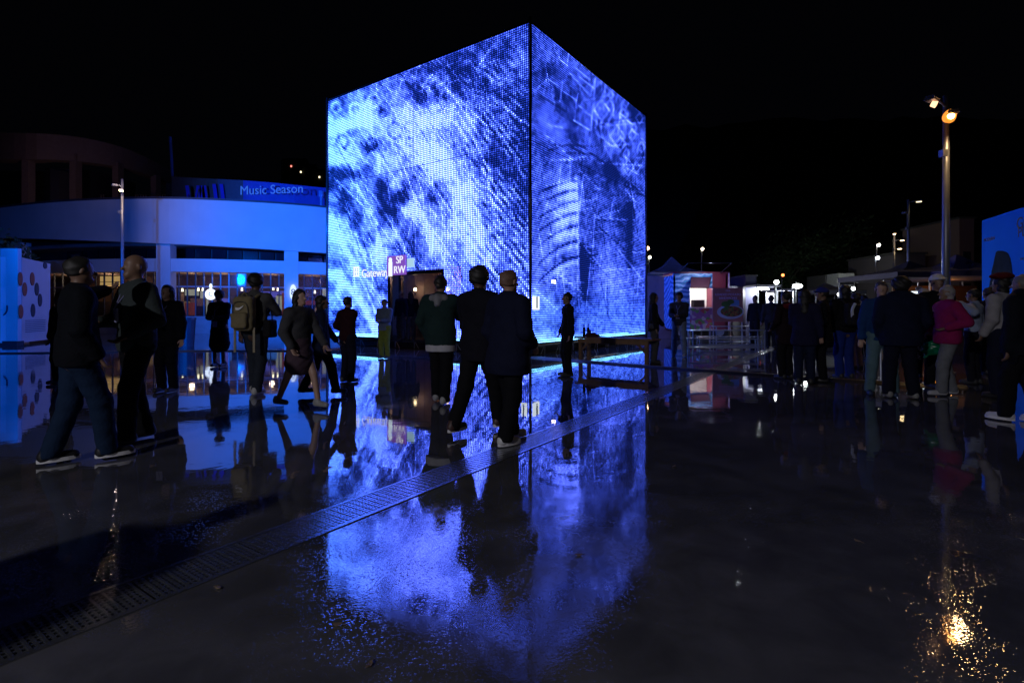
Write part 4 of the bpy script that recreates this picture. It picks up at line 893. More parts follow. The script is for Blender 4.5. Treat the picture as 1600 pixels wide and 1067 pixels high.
# round hanging signs
p, an = at_px(458, .05); rs_ = empty('round_sign', (p.x, p.y, Z(457, p.y)), an, 'white oval sign with dark letter on the blue column', 'sign'); m = MB(); m.disc((0, -.05, 0), (0, -1, 0), .2, .5, 24, .05); m.build('disc', emat('oval_white', (.8, .95, 1), 1.0), rs_)
textobj('letter', '8', .55, mat('ink', (.02, .02, .03), .5), rs_, (0, -.115, 0), 0)
p, an = at_px(330, .8); rs_ = empty('fruit_sign', (p.x, p.y, Z(460, p.y)), an, 'white glowing round fruit shaped sign in the shop window', 'sign'); m = MB(); m.disc((0, -.05, 0), (0, -1, 0), .32, .34, 24, .04); m.disc((0, -.05, .5), (0, -1, 0), .08, .16, 12, .04); m.build('disc', emat('fruit_white', (.85, .95, 1), 1.4), rs_)
m = MB(); m.disc((.3, -.1, .05), (0, -1, 0), .12, .12, 14, .02); m.build('bite', mat('ink', (.02, .02, .03), .5), rs_); textobj('letter', 'C', .36, mat('ink', (.02, .02, .03), .5), rs_, (0, -.1, 0), 0)
# banner on the roof
bn = empty('banner', (0, 0, 0), 0, 'long roof banner reading Music Season above the blue parapet', 'banner')
def bpt(px, dd): return (X(px, dd), dd)
bw = [(268, 37), (300, 36.2), (340, 35.6), (380, 35.4), (420, 35.6), (460, 36.2), (500, 37.2), (560, 39)]
bpx = [bpt(*q) for q in bw]
cb = [(-21, 0)]
def seg_wall(pts, z0, z1, m_, nm):
    m = MB(); m.wall(pts, z0, z1, .12); return m.build(nm, m_, bn)
zb = [Z(310, 36.5)] * 8; zt = [Z(276, 37), Z(278, 36.2), Z(280, 35.6), Z(282, 35.4), Z(285, 35.6), Z(289, 36.2), Z(293, 37.2), Z(297, 39)]
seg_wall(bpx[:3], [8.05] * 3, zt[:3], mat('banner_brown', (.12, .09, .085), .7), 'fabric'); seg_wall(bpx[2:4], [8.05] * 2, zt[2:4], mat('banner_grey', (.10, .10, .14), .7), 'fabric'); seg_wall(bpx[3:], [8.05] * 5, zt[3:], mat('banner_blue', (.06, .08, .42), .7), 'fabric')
for a_, b_, lean_ in ((291, 298, 4), (301, 305, -4), (306, 311, -4), (312, 317, 5), (333, 340, 4), (344, 351, 4), (320, 324, 4)):
    m = MB(); d_ = 35.6; z0, z1 = 8.15, 9.9 + (.1 if a_ > 330 else 0); top_ = z1 if a_ != 320 else z1; n = 8; vs = []
    for q in range(n + 1):
        t_ = q / n; x_ = X(a_, d_) + (lean_ / 22) * (1 - math.cos(t_ * 1.5)) * -1 + .25; zz = z0 + (z1 - z0) * t_; vs += [(x_, d_ - .25 + (.25 if a_ < 320 else 0) * 0, zz), (x_ + (b_ - a_) * d_ / FPX * .8, d_ - .25, zz)]
    m.add(vs, [(2 * q, 2 * q + 1, 2 * q + 3, 2 * q + 2) for q in range(n)]); m.build('brush_stroke', mat('stroke_blue', (.03, .03, .5), .6), bn)
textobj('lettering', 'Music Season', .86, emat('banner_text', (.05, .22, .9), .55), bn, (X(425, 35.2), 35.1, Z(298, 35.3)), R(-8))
m = MB(); m.tube([(X(502, 36.6), 36.6, 8.3), (X(502, 36.6), 36.6, 9.4)], .1, 8); m.tube([(X(502, 36.6), 36.6, 9.4), (X(502, 36.6), 36.6, 9.8)], .18, 8); m.build('emblem', mat('pale_blue', (.2, .3, .6), .6), bn)
m = MB(); m.tube([W(266, 214, 38), W(270, 276, 38)], .09, 6); o = m.build('mast', mat('mast_blue', (.05, .12, .35), .5)); tag(o, 'thin leaning blue mast beside the roof banner', 'mast')
# upper drum
dp = [(-120, 52), (-50, 46), (40, 44), (120, 46), (190, 49), (240, 53), (275, 58)]
dpts = [(p.x, p.y) for p in spline([(X(a, b), b, 0) for a, b in dp], 5)]
dtop = [Z(y_, d_) for y_, d_ in zip((214, 209, 208, 214, 230, 252, 274), (52, 46, 44, 46, 49, 53, 58))]; dbot = [Z(y_, d_) for y_, d_ in zip((252, 250, 249, 252, 262, 276, 290), (52, 46, 44, 46, 49, 53, 58))]
def z5(v): return [p.x for p in spline([(q, 0, 0) for q in v], 5)]
dm = empty('upper_drum', (0, 0, 0), 0, 'dim brown upper ring of the round hall with tall openings', 'building'); DRM = mat('drum_brown', (.16, .12, .11), .8)
m = MB(); m.wall(dpts, z5(dbot), z5(dtop), 1.2); m.build('ring_beam', DRM, dm)
m = MB(); m.wall(off(dpts, 4), 6, z5(dbot), .4); m.build('recess_wall', mat('drum_dark', (.02, .02, .03), .6), dm)
m = MB(); m.wall(off(dpts, .3), 6, 9.2, .3); m.build('sill_wall', mat('drum_sill', (.03, .025, .03), .8), dm)
for px in (-40, 36, 111, 178, 238, 262):
    k = (px - CX) / FPX
    for a, b in zip(dpts, dpts[1:]):
        if a[0] / a[1] <= k <= b[0] / b[1]:
            t_ = (k * a[1] - a[0]) / ((b[0] - a[0]) - k * (b[1] - a[1])); p = (a[0] + (b[0] - a[0]) * t_, a[1] + (b[1] - a[1]) * t_ + .5); m = MB(); m.box((p[0], p[1], 11.5), (.55, .7, 7.5)); m.build('column', DRM, dm)
for px in (122, 128, 134, 158, 162, 212, 216, 220, 224, 228, 246, 250, 254, 258):
    d_ = 50; m = MB(); m.tube([(X(px, d_), d_, 8), (X(px, d_), d_, 12.6 if px > 150 else 11.4)], .05, 5); m.build('bar', DRM, dm)

# ================================================================ LEFT KIOSK
WHP = mat('white_panel', (.72, .72, .75), .55, 0, .08, 2)
kk = empty('kiosk', (-19.0, 20, 0), 0, 'white kiosk at the far left edge, glowing blue, with a dark swirl print', 'kiosk')
m = MB(); m.box((-3.0, .08, 1.95), (6.0, .16, 3.56)); m.build('wall', WHP, kk)
m = MB(); m.box((-3.0, .1, .085), (6.02, .3, .17)); m.build('base', mat('kiosk_base', (.04, .04, .05), .6), kk)
m = MB(); m.tube(spline([(-1.15, -.012, 1.15), (-.95, -.012, 1.05), (-.62, -.012, 1.1), (-.42, -.012, 1.3), (-.4, -.012, 1.55)], 6), [.03] * 24 + [.015], 6); m.build('swirl_print', mat('print_navy', (.02, .03, .08), .6), kk)
k2 = empty('kiosk', (-19.02, 20.2, 0), math.atan2(2.6, -1.22), 'white kiosk wall with seven oval stickers behind the far left kiosk', 'kiosk')
m = MB(); m.box((1.45, .6, 1.75), (2.9, 1.2, 3.3)); o = m.build('wall', WHP, k2)
pa_, pb_ = Vector((-19.02, 20.2)), Vector((-19.02, 20.2)) + Vector((-1.22, 2.6)).normalized() * 2.9
for px, py, dk in ((31, 436, 0), (50, 436, 0), (38, 452, 0), (57, 452, 1), (62, 469, 1), (32, 487, 0), (51, 485, 1), (70, 415, 1)):
    k = (px - CX) / FPX; V = pb_ - pa_; u = (k * pa_.y - pa_.x) / (V.x - k * V.y); d_ = pa_.y + V.y * u; m = MB(); m.disc((u * 2.9, -.002, Z(py, d_)), (0, -1, 0), .21, .14 if px == 70 else .27, 18, .02)
    o = m.build('sticker', mat('sticker_dark', (.03, .04, .08), .6) if dk else mat('sticker_red', (.5, .1, .05), .6), k2)
for q in range(7):
    m = MB(); m.box((1.3, -.01, .5 + q * .075), (2.0, .02, .018)); m.build('printed_line', mat('print_navy', (.02, .03, .08), .6), k2)
# flip sticker side: visible face of this kiosk is its -y local side
# ================================================================ RIGHT BOARD
rb = empty('billboard', (14.0, 15.5, 0), math.atan2(-2.0, -.7), 'tall board with arched stone print and dark lettering at the right edge, blue light put into its colour', 'billboard')
BLP = mat('board_blue_light', (.02, .28, .95), .95, 0, .05, 1, spec=.05)  # the cube's blue light on a white board, put into the base colour
m = MB(); m.box((2.5, .1, 2.05), (5.0, .2, 3.9)); m.build('panel', BLP, rb)
m = MB(); m.box((2.5, .1, .05), (5.1, .4, .1)); m.build('base', mat('kiosk_base', (.04, .04, .05), .6), rb)
def ub(px):
    k = (px - CX) / FPX; A_ = Vector((14.0, 15.5)); V = Vector((-.7, -2.0)).normalized(); return (k * A_.y - A_.x) / (V.x - k * V.y)
def zbd(px, y):
    u = ub(px); return Z(y, 15.5 + Vector((-.7, -2.0)).normalized().y * u)
ol = [(1546, 450), (1549, 432), (1550, 424), (1553, 412), (1555, 402), (1557, 394), (1560, 392), (1567, 392), (1573, 394), (1576, 397), (1579, 404), (1581, 415), (1582, 425), (1585, 438), (1587, 450)]
m = MB(); vs = [(ub(a), -.012, zbd(a, b)) for a, b in ol]; vs2 = [(v[0], -.002, v[2]) for v in vs]; n = len(vs)
m.add(vs + vs2, [tuple(range(n)), tuple(range(2 * n - 1, n - 1, -1))] + [(q, (q + 1) % n, n + (q + 1) % n, n + q) for q in range(n)]); m.build('arched_print', mat('stone_print', (.03, .045, .05), .95, 0, .7, 3, spec=.05), rb)
def fx(o): return o
textobj('lettering', 'MODERN', .14, mat('print_navy', (.02, .03, .08), .6), rb, (ub(1546), -.006, zbd(1546, 374)), 0, ext=.003); textobj('lettering', 'GO', .42, mat('print_navy', (.02, .03, .08), .6), rb, (ub(1600), -.006, zbd(1600, 348)), 0, ext=.003); textobj('lettering', 'PLAY', .36, mat('print_navy', (.02, .03, .08), .6), rb, (ub(1605), -.006, zbd(1605, 361)), 0, ext=.003)
textobj('lettering', 'visit us', .1, mat('print_navy', (.02, .03, .08), .6), rb, (ub(1599), -.006, zbd(1599, 404)), 0, ext=.003)

# ================================================================ BENCHES, TABLES
def timber_table(a, b, wd, z, label):
    a, b = Vector(a), Vector(b); t = empty('wooden_table', ((a.x + b.x) / 2, (a.y + b.y) / 2, 0), math.atan2(b.y - a.y, b.x - a.x), label, 'table'); L = (b - a).length; M_ = mat('table_wood', (.20, .115, .06), .5, 0, .5, 6)
    for q in range(4): m = MB(); m.box((0, -wd / 2 + (q + .5) * wd / 4, z - .02), (L, wd / 4 - .008, .045)); m.build('plank', M_, t)
    m = MB(); m.box((0, -wd / 2 + .04, z - .1), (L - .2, .04, .1)); m.build('rail', M_, t); m = MB(); m.box((0, wd / 2 - .04, z - .1), (L - .2, .04, .1)); m.build('rail', M_, t)
    for sx_ in (-1, 1):
        for sy in (-1, 1): m = MB(); m.box((sx_ * (L / 2 - .16), sy * (wd / 2 - .07), (z - .05) / 2), (.08, .08, z - .05)); m.build('leg', M_, t)
        m = MB(); m.tube([(sx_ * (L / 2 - .18), -wd / 2 + .07, z - .35), (sx_ * (L / 2 - .42), -wd / 2 + .07, z - .12)], .03, 4); m.build('brace', M_, t)
    return t
timber_table((X(906, 14.0), 14.0), (X(1026, 12.6), 12.6), .55, .62, 'brown wooden table standing in front of the right face of the cube')
bt = empty('bottle', (X(913, 13.7), 13.75, .62), 0, 'dark bottle standing on the wooden table', 'bottle'); m = MB(); m.tube([(0, 0, 0), (0, 0, .2), (0, 0, .26), (0, 0, .33)], [.04, .04, .018, .016], 10); m.build('glass', mat('bottle_dark', (.01, .02, .01), .1), bt)
bt2 = copy_tree(bt); bt2.location = (X(919, 13.8), 13.8, .62); bt2['label'] = 'second dark bottle beside the folded bag on the wooden table'; bt['label'] = 'first dark bottle at the left end of the wooden table'
fb = empty('cloth_bag', (X(927, 13.55), 13.55, .62), 0, 'crumpled dark cloth bag on the wooden table', 'bag'); F = Field((-.3, -.2, -.02), (.3, .2, .3), .015); F.cap((-.12, 0, .05), (.12, 0, .03), .08, .05, .03); F.cap((-.1, 0, .05), (-.08, 0, .16), .06, .03, .03); F.wr(.01, 30, 1); F.cut(lambda x, y, z: (.0 - z) + 0 * (x + y)); fmesh('fabric', [F.mesh()], cloth((.05, .02, .03)), fb)
PM = mat('pale_metal', (.5, .52, .55), .35, .5)
def metal_table(x, y, L, wd, z, rz, label, name='metal_table', top=True):
    t = empty(name, (x, y, 0), rz, label, 'table' if z > .6 else 'bench', 'pale metal tables and benches before the food truck')
    m = MB(); m.box((0, 0, z - .015), (L, wd, .03)); m.build('top', PM, t)
    for sx_ in (-1, 1):
        for sy in (-1, 1): m = MB(); m.box((sx_ * (L / 2 - .03), sy * (wd / 2 - .03), (z - .03) / 2), (.035, .035, z - .03)); m.build('leg', PM, t)
    for sy in (-1, 1): m = MB(); m.box((0, sy * (wd / 2 - .03), .12), (L - .1, .03, .03)); m.build('rail', PM, t)
metal_table((X(1134, 17.6)), 17.6, 2.4, .6, .68, R(-3), 'long pale metal table nearest the camera before the food truck')
metal_table((X(1128, 17.0)), 17.0, 2.3, .28, .42, R(-3), 'low pale metal bench in front of the long metal table', 'metal_bench')
metal_table((X(1146, 20.5)), 20.5, 1.7, .6, .74, R(4), 'pale metal table under the meal poster')
metal_table((X(1140, 18.5)), 18.5, 2.3, .28, .42, R(2), 'low pale metal bench behind the long metal table', 'metal_bench')

# ================================================================ FOOD TRUCK + STALLS
def mural():
    m = bpy.data.materials.new('truck_mural'); m.use_nodes = True; nt = m.node_tree; b = nt.nodes['Principled BSDF']; L = nt.links.new; tc = nt.nodes.new('ShaderNodeTexCoord')
    wv = nt.nodes.new('ShaderNodeTexWave'); wv.inputs['Scale'].default_value = 1.3; wv.inputs['Distortion'].default_value = 9; wv.inputs['Detail'].default_value = 3; wv.wave_type = 'RINGS'; L(tc.outputs['Object'], wv.inputs['Vector'])
    cr = nt.nodes.new('ShaderNodeValToRGB'); e = cr.color_ramp.elements; e[0].color = (.01, .03, .25, 1); e[1].color = (.25, .6, .75, 1)
    for p_, c_ in ((.35, (.02, .35, .6, 1)), (.6, (.05, .15, .5, 1)), (.8, (.3, .2, .6, 1))): q = e.new(p_); q.color = c_
    L(wv.outputs['Fac'], cr.inputs[0]); L(cr.outputs[0], b.inputs['Base Color']); b.inputs['Roughness'].default_value = .5; return m
def foodprint(name, cols, sc):
    m = bpy.data.materials.new(name); m.use_nodes = True; nt = m.node_tree; b = nt.nodes['Principled BSDF']; L = nt.links.new; tc = nt.nodes.new('ShaderNodeTexCoord'); vo = nt.nodes.new('ShaderNodeTexVoronoi'); vo.inputs['Scale'].default_value = sc; L(tc.outputs['Object'], vo.inputs['Vector'])
    cr = nt.nodes.new('ShaderNodeValToRGB'); e = cr.color_ramp.elements; e[0].color = (*cols[0], 1); e[1].color = (*cols[-1], 1); cr.color_ramp.interpolation = 'CONSTANT'
    for q, c_ in enumerate(cols[1:-1]): k_ = e.new((q + 1) / (len(cols))); k_.color = (*c_, 1)
    sp = nt.nodes.new('ShaderNodeSeparateColor'); L(vo.outputs['Color'], sp.inputs[0]); L(sp.outputs[0], cr.inputs[0]); L(cr.outputs[0], b.inputs['Base Color']); b.inputs['Roughness'].default_value = .5; return m
dT = 24; ft = empty('food_truck', (X(1098, dT), dT, 0), 0, 'food truck with blue swirl mural and open lit serving hatch', 'food truck')
def tx(px): return X(px, dT) - X(1098, dT)
def tb(x0, x1, z0, z1, y0, y1, m_, nm, par=None): m = MB(); m.box(((tx(x0) + tx(x1)) / 2, (y0 + y1) / 2, (z0 + z1) / 2), (tx(x1) - tx(x0), y1 - y0, z1 - z0)); return m.build(nm, m_, par or ft)
zt_ = Z(427, dT); z1_ = Z(450, dT); z0_ = Z(480, dT)
MUR = mural(); MAR = mat('maroon_paint', (.16, .02, .045), .5)
tb(1052, 1078, .45, zt_, 0, .1, MUR, 'front_panel'); tb(1078, 1113, z1_, zt_, 0, .1, MUR, 'front_panel'); tb(1078, 1113, .45, z0_, 0, .1, foodprint('food_print', [(.3, .05, .08), (.1, .25, .08), (.35, .3, .35), (.2, .08, .25), (.5, .45, .35)], 6), 'menu_panel'); tb(1113, 1138, .45, zt_, 0, .1, MAR, 'front_panel'); tb(1137.9, 1139.5, .45, zt_ + .05, -.05, .1, mat('pale_trim', (.5, .4, .55), .5), 'trim')
m = MB(); m.box((tx(1095), 1.3, zt_ + .03), (tx(1140) - tx(1050), 2.7, .06)); m.build('roof', MAR, ft)
m = MB(); m.box((tx(1095), 2.4, 1.8), (tx(1138) - tx(1052), .08, 2.6)); m.build('rear_wall', mat('truck_inner', (.75, .75, .72), .6), ft)
m = MB(); m.box((tx(1052) + .05, 1.2, 1.75), (.08, 2.4, 2.5)); m.build('side_wall', MUR, ft); m = MB(); m.box((tx(1137) - .05, 1.2, 1.75), (.08, 2.4, 2.5)); m.build('side_wall', MAR, ft)
m = MB(); m.box((tx(1095), 1.2, .5), (tx(1136) - tx(1054), 2.3, .1)); m.build('floor', MAR, ft)
m = MB(); a0, a1 = tx(1068), tx(1106); m.add([(a0, -.9, z1_ - .06), (a1 - .3, -.9, z1_ - .06), (a1 + .15, 0, z1_ + .45), (a0 + .35, 0, z1_ + .45), (a0, -.9, z1_ - .0), (a1 - .3, -.9, z1_ - .0), (a1 + .15, 0, z1_ + .5), (a0 + .35, 0, z1_ + .5)], [(0, 1, 2, 3), (7, 6, 5, 4), (0, 4, 5, 1), (1, 5, 6, 2), (3, 2, 6, 7), (0, 3, 7, 4)]); m.build('hatch_awning', mat('awning_maroon', (.07, .015, .03), .7), ft)
tb(1077, 1114, z0_ - .05, z0_, -.3, 0, PM, 'counter')
for px in (1066, 1126):
    m = MB(); m.tube([(tx(px), .1, .38), (tx(px), .35, .38)], .38, 18); wl_ = m.build('wheel', RUB, ft); m = MB(); m.tube([(tx(px), .08, .38), (tx(px), .1, .38)], .2, 14); m.build('rim', PM, wl_)
m = MB(); m.box((tx(1086), 2.0, z0_ + .25), (.7, .3, .5)); m.build('shelf', mat('shelf_dark', (.05, .03, .03), .6), ft)
m = MB(); m.box((tx(1100), .8, z0_ + .15), (.5, .4, .4)); m.build('appliance', mat('appliance', (.03, .03, .03), .4), ft)
m = MB(); m.box((tx(1097), 1.4, zt_ - .15), (1.0, .12, .06)); m.build('tube_light', emat('tube_cold', (.95, 1, .95), 7), ft); light('truck_lamp', 'POINT', (X(1097, dT), dT + 1.3, zt_ - .35), 170, (.95, 1, .95), size=.1)
m = MB(); m.box((tx(1130) + .3, .1, zt_ - .3), (.02, .02, .02)); 
m = MB(); m.tube([(tx(1060), 0, zt_), (tx(1060), -1.3, zt_ + .35)], .02, 6); m.tube([(tx(1125), 0, zt_), (tx(1125), -1.3, zt_ + .35)], .02, 6); m.tube([(tx(1060), -1.3, zt_ + .35), (tx(1125), -1.3, zt_ + .35)], .025, 6); m.build('added_light_bar', FR, ft)  # rods added to carry the fill light for the truck front
light('truck_fill_light', 'SPOT', (X(1094, dT), dT - 1.35, zt_ + .33), 110, (.75, .82, 1), (X(1100, dT), dT + .3, 1.2), .1, 120, .6)  # added fill spot without a bulb, brightens the truck front
dP = 21.8; ps = empty('poster_board', (X(1137, dP), dP, 0), 0, 'brown standing poster board showing a plate of food', 'poster')
pz0, pz1 = Z(503, dP), Z(450, dP); pw_ = X(1161, dP) - X(1114, dP); m = MB(); m.box((0, 0, (pz0 + pz1) / 2), (pw_, .05, pz1 - pz0)); m.build('board', mat('poster_brown', (.42, .17, .17), .5), ps)
for s_ in (-1, 1): m = MB(); m.box((s_ * (pw_ / 2 - .03), .0, pz0 / 2), (.04, .04, pz0)); m.build('leg', PM, ps)
ccx, ccz = .1, (pz0 + .42); m = MB(); m.disc((ccx, -.03, ccz), (0, -1, 0), .56, .30, 28, .01); m.build('plate', mat('plate_white', (.45, .5, .75), .5), ps); m = MB(); m.disc((ccx + .04, -.042, ccz + .02), (0, -1, 0), .46, .22, 28, .01); m.build('meal', foodprint('meal_print', [(.25, .05, .04), (.35, .15, .05), (.12, .04, .03), (.1, .18, .05), (.4, .25, .12)], 14), ps)
m = MB(); m.box((ccx + .2, -.04, ccz + .38), (.34, .02, .24), 0, 0, .9); m.build('cup', mat('cup_blue', (.15, .3, .7), .5), ps); m = MB(); m.disc((ccx - .2, -.05, ccz + .32), (0, -1, 0), .2, .13, 9, .01); m.disc((ccx, -.05, ccz + .42), (0, -1, 0), .16, .10, 7, .01); m.build('salad', mat('salad_green', (.08, .18, .05), .6), ps)
textobj('lettering', 'OUR', .09, mat('poster_text', (.6, .5, .8), .5), ps, (0, -.035, pz1 - .12)); textobj('lettering', 'LOADED POTATO', .13, mat('poster_text', (.6, .5, .8), .5), ps, (0, -.035, pz1 - .28)); textobj('lettering', 'SANDWICHES', .12, mat('poster_text', (.6, .5, .8), .5), ps, (0, -.035, pz1 - .43))
# brown kiosk left of the truck, pagoda tents
def box_kiosk(x0, x1, d_, ytop, c_, label, name='kiosk'):
    t = empty(name, (X((x0 + x1) / 2, d_), d_, 0), 0, label, 'kiosk'); w_ = X(x1, d_) - X(x0, d_); z_ = Z(ytop, d_); m = MB(); m.box((0, .9, z_ / 2), (w_, 1.8, z_)); m.build('wall', mat('k_%d' % x0, c_, .7), t); m = MB(); m.box((0, .9, z_ + .04), (w_ + .1, 1.9, .08)); m.build('roof', mat('roof_dark', (.05, .05, .05), .9), t); return t
box_kiosk(1004, 1049, 25.5, 431, (.20, .11, .11), 'plain brown kiosk wall between the cube and the food truck')
def tent(px, d_, wd, ye, yp, c_, label):
    t = empty('canopy_tent', (X(px, d_), d_, 0), 0, label, 'tent', 'peaked canopy tents'); ze, zp = Z(ye, d_), Z(yp, d_); h_ = wd / 2; m = MB(); prof = [(1, 0), (.55, .22), (.25, .5), (.06, .9), (0.01, 1)]; vs = []
    for f_, q in prof:
        for sx_, sy in ((-1, -1), (1, -1), (1, 1), (-1, 1)): vs.append((sx_ * h_ * f_, sy * h_ * f_, ze + (zp - ze) * q))
    m.add(vs, [(a * 4 + b, a * 4 + (b + 1) % 4, a * 4 + 4 + (b + 1) % 4, a * 4 + 4 + b) for a in range(4) for b in range(4)]); m.build('canopy', mat('t_%d' % px, c_, .8), t)
    m = MB(); m.box((0, 0, ze - .12), (wd, wd, .24)); m.build('valance', mat('t_%d' % px, c_, .8), t)
    for sx_ in (-1, 1):
        for sy in (-1, 1): m = MB(); m.tube([(sx_ * (h_ - .05), sy * (h_ - .05), 0), (sx_ * (h_ - .05), sy * (h_ - .05), ze - .24)], .035, 6); m.build('post', PM, t)
tent(1049, 31, 3.4, 429, 401, (.12, .12, .15), 'grey peaked canopy tent rising behind the brown kiosk')
tent(1495, 24, 4.2, 428, 398, (.10, .08, .14), 'dark canopy tent roof right of the grey lamp post')
tent(1420, 25, 4.2, 430, 408, (.03, .026, .045), 'dark canopy tent roof left of the grey lamp post')
tent(1290, 34, 3.2, 455, 442, (.05, .05, .06), 'low dark canopy tent far behind the queue')
# bar under the tents
ba = empty('drinks_bar', (X(1500, 24.5), 24.5, 0), 0, 'orange lit drinks bar under the dark canopy tent', 'bar'); m = MB(); m.box((0, 1.5, 1.3), (4.2, .1, 2.6)); m.build('back_wall', mat('bar_back', (.12, .05, .02), .6), ba); m = MB(); m.box((0, 0, .55), (4.0, .6, 1.1)); m.build('counter', mat('bar_wood', (.08, .04, .02), .5), ba)
m = MB(); m.box((-.0, 1.4, Z(462, 25.8)), (.85, .06, .36)); m.build('light_panel', emat('bar_orange', (1, .32, .02), 1.6), ba); light('bar_lamp', 'POINT', (X(1500, 24), 24.6, 2.5), 14, (1, .4, .1), size=.1)
b2 = empty('drinks_bar', (X(1432, 24.5), 24.5, 0), 0, 'bar counter with pale blue light strip left of the lamp post', 'bar'); m = MB(); m.box((0, .3, .55), (2.4, .6, 1.1)); m.build('counter', mat('bar_wood', (.08, .04, .02), .5), b2); m = MB(); m.box((.02, 0, Z(457, 24.5)), (.75, .08, .1)); m.build('light_strip', emat('strip_blue', (.7, .85, 1), 2.2), b2); m = MB(); m.box((-.33, 0, Z(461, 24.5) - .12), (.05, .08, .25)); m.build('light_strip', emat('strip_blue', (.7, .85, 1), 2.2), b2); m = MB(); m.disc((.05, -.1, Z(451, 24.5)), (0, -1, 0), .18, .1, 14, .02); m.build('shade', mat('shade_grey', (.3, .3, .32), .6), b2)
m = MB(); m.tube([(-1.1, .6, 1.1), (-1.1, .6, 2.9)], .04, 6); m.tube([(1.1, .6, 1.1), (1.1, .6, 2.9)], .04, 6); m.build('post', PM, b2)
# white lit stalls right of the truck
def stall(px0, px1, d_, label, power=30, c_=(.5, .5, .55)):
    t = empty('market_stall', (X((px0 + px1) / 2, d_), d_, 0), 0, label, 'stall', 'white lit food stalls'); w_ = X(px1, d_) - X(px0, d_); M_ = mat('stall_white', (.6, .6, .62), .5)
    for s_ in (-1, 1):
        for sy in (0, 1.8): m = MB(); m.box((s_ * w_ / 2, sy, 1.25), (.06, .06, 2.5)); m.build('post', PM, t)
    m = MB(); m.box((0, .9, 2.55), (w_ + .3, 2.2, .1)); m.build('roof', mat('stall_roof', (.06, .06, .09), .7), t)
    m = MB(); m.box((0, 1.85, 1.6), (w_, .05, 1.7)); m.build('back_wall', M_, t)
    m = MB(); m.box((0, 0, .5), (w_, .5, 1.0)); m.build('counter', mat('stall_counter', (.04, .04, .045), .5), t)
    m = MB(); m.box((0, 1.6, 1.5), (w_ * .8, .3, .03)); m.build('shelf', PM, t)
    for q in range(6):
        t2 = empty('jar', (t.location.x + (q - 2.5) * w_ / 7.5, d_ + (0 if q % 2 else .08), 1.0), 0, 'small container on the counter of the %s' % label.split(',')[0][:28], 'container', 'containers on stall counters'); hgt_ = random.uniform(.12, .34); m = MB(); m.tube([(0, 0, 0), (0, 0, hgt_ * .7), (0, 0, hgt_)], [.07, .07, .04], 8); m.build('jar_body', mat(*random.choice([('jar_red', (.4, .03, .03), .4), ('jar_white', (.6, .6, .6), .4), ('jar_dark', (.03, .03, .03), .3)])), t2)
        t2['label'] = '%s container from the left on the counter of the %s' % (['first', 'second', 'third', 'fourth', 'fifth', 'sixth'][q], {1142: 'narrow stall behind the poster', 1183: 'stall with dark counter', 1222: 'small stall behind the queue'}[px0])
    m = MB(); m.tube([(-w_ * .3, .3, 2.4), (w_ * .3, .3, 2.4)], .035, 6); m.build('tube_light', emat('tube_cold', (.95, 1, .95), 7), t); light('stall_lamp', 'POINT', (t.location.x, d_ + .5, 2.3), power, (.9, .95, 1), size=.1)
stall(1142, 1163, 26.5, 'narrow white lit stall just behind the meal poster', 200); stall(1183, 1212, 25, 'white lit stall with dark counter left of the maroon hood', 260); stall(1222, 1240, 29, 'small white lit stall behind the queueing people', 200)
t = box_kiosk(1165, 1182, 26, 432, (.02, .02, .06), 'dark navy cabin between two white lit stalls')
for px, py, d_, s_, lb_ in ((1213, 441, 24, .10, 'small bright white stall lamp over the counter'), (1246, 447, 24, .21, 'large bright oval stall lamp, brightest of the row'), (1258, 457, 26, .08, 'small white lamp right of the large oval one'), (1333, 451, 30, .1, 'bright white lamp hanging under the lorry cab'), (1311, 460, 30, .1, 'bright white lamp left of the lorry cab'), (1223, 430, 34, .09, 'tiny orange red lamp above the stall roofs')):
    p = W(px, py, d_); t = empty('stall_lamp', p, 0, lb_, 'lamp'); m = MB(); m.disc((0, 0, 0), (-.1, -1, 0), s_, s_ * .5 if s_ > .2 else s_, 14, .05); m.build('lens', emat('cold_lamp' if px != 1223 else 'red_lamp', (.92, 1, .98) if px != 1223 else (1, .2, .05), 16 if px != 1223 else 6), t); m = MB(); m.box((0, .1, 0), (s_ * 1.6, .1, s_)); m.build('housing', FR, t); m = MB(); m.tube([(0, .12, -p.z), (0, .12, s_)], .025, 6); m.build('post', FR, t)
light('queue_lamp', 'POINT', W(1246, 450, 23.5), 60, (.9, 1, .97), size=.15)
# lorry on the rise behind
dl = 62; lr = empty('lorry', (X(1323, dl), dl, Z(470, dl) - 1.4), 0, 'white lorry cab facing the camera high above the crowd', 'lorry'); LW = mat('lorry_white', (.5, .52, .5), .5); w_ = X(1336, dl) - X(1310, dl)
zb_, ztp = 1.4 + (470 - 452) * dl / FPX, 1.4 + (470 - 427) * dl / FPX
m = MB(); m.box((0, 1.2, (zb_ + ztp) / 2), (w_, 2.4, ztp - zb_), 0, 0, .94); m.build('cab', LW, lr); m = MB(); m.box((0, -.02, ztp - .95), (w_ * .84, .06, .8)); m.build('windscreen', mat('dark_glass', (.02, .02, .03), .08), lr); m = MB(); m.box((0, -.04, zb_ + .18), (w_ * .9, .1, .2)); m.build('bumper', LW, lr); m = MB(); m.box((0, 4.6, (zb_ + ztp) / 2), (w_ * 1.02, 4, ztp - zb_)); m.build('trailer', mat('trailer_grey', (.1, .1, .1), .7), lr)
for s_ in (-1, 1):
    m = MB(); m.tube([(s_ * w_ * .38 - .2, .5, .5), (s_ * w_ * .38 + .2, .5, .5)], .5, 14); m.build('wheel', RUB, lr); m = MB(); m.box((s_ * w_ * .35, -.06, zb_ + .45), (.4, .06, .22)); m.build('headlight', mat('lens_dark', (.2, .2, .2), .2), lr); m = MB(); m.box((s_ * (w_ / 2 + .18), -.1, ztp - .9), (.2, .1, .6)); m.build('mirror', LW, lr)
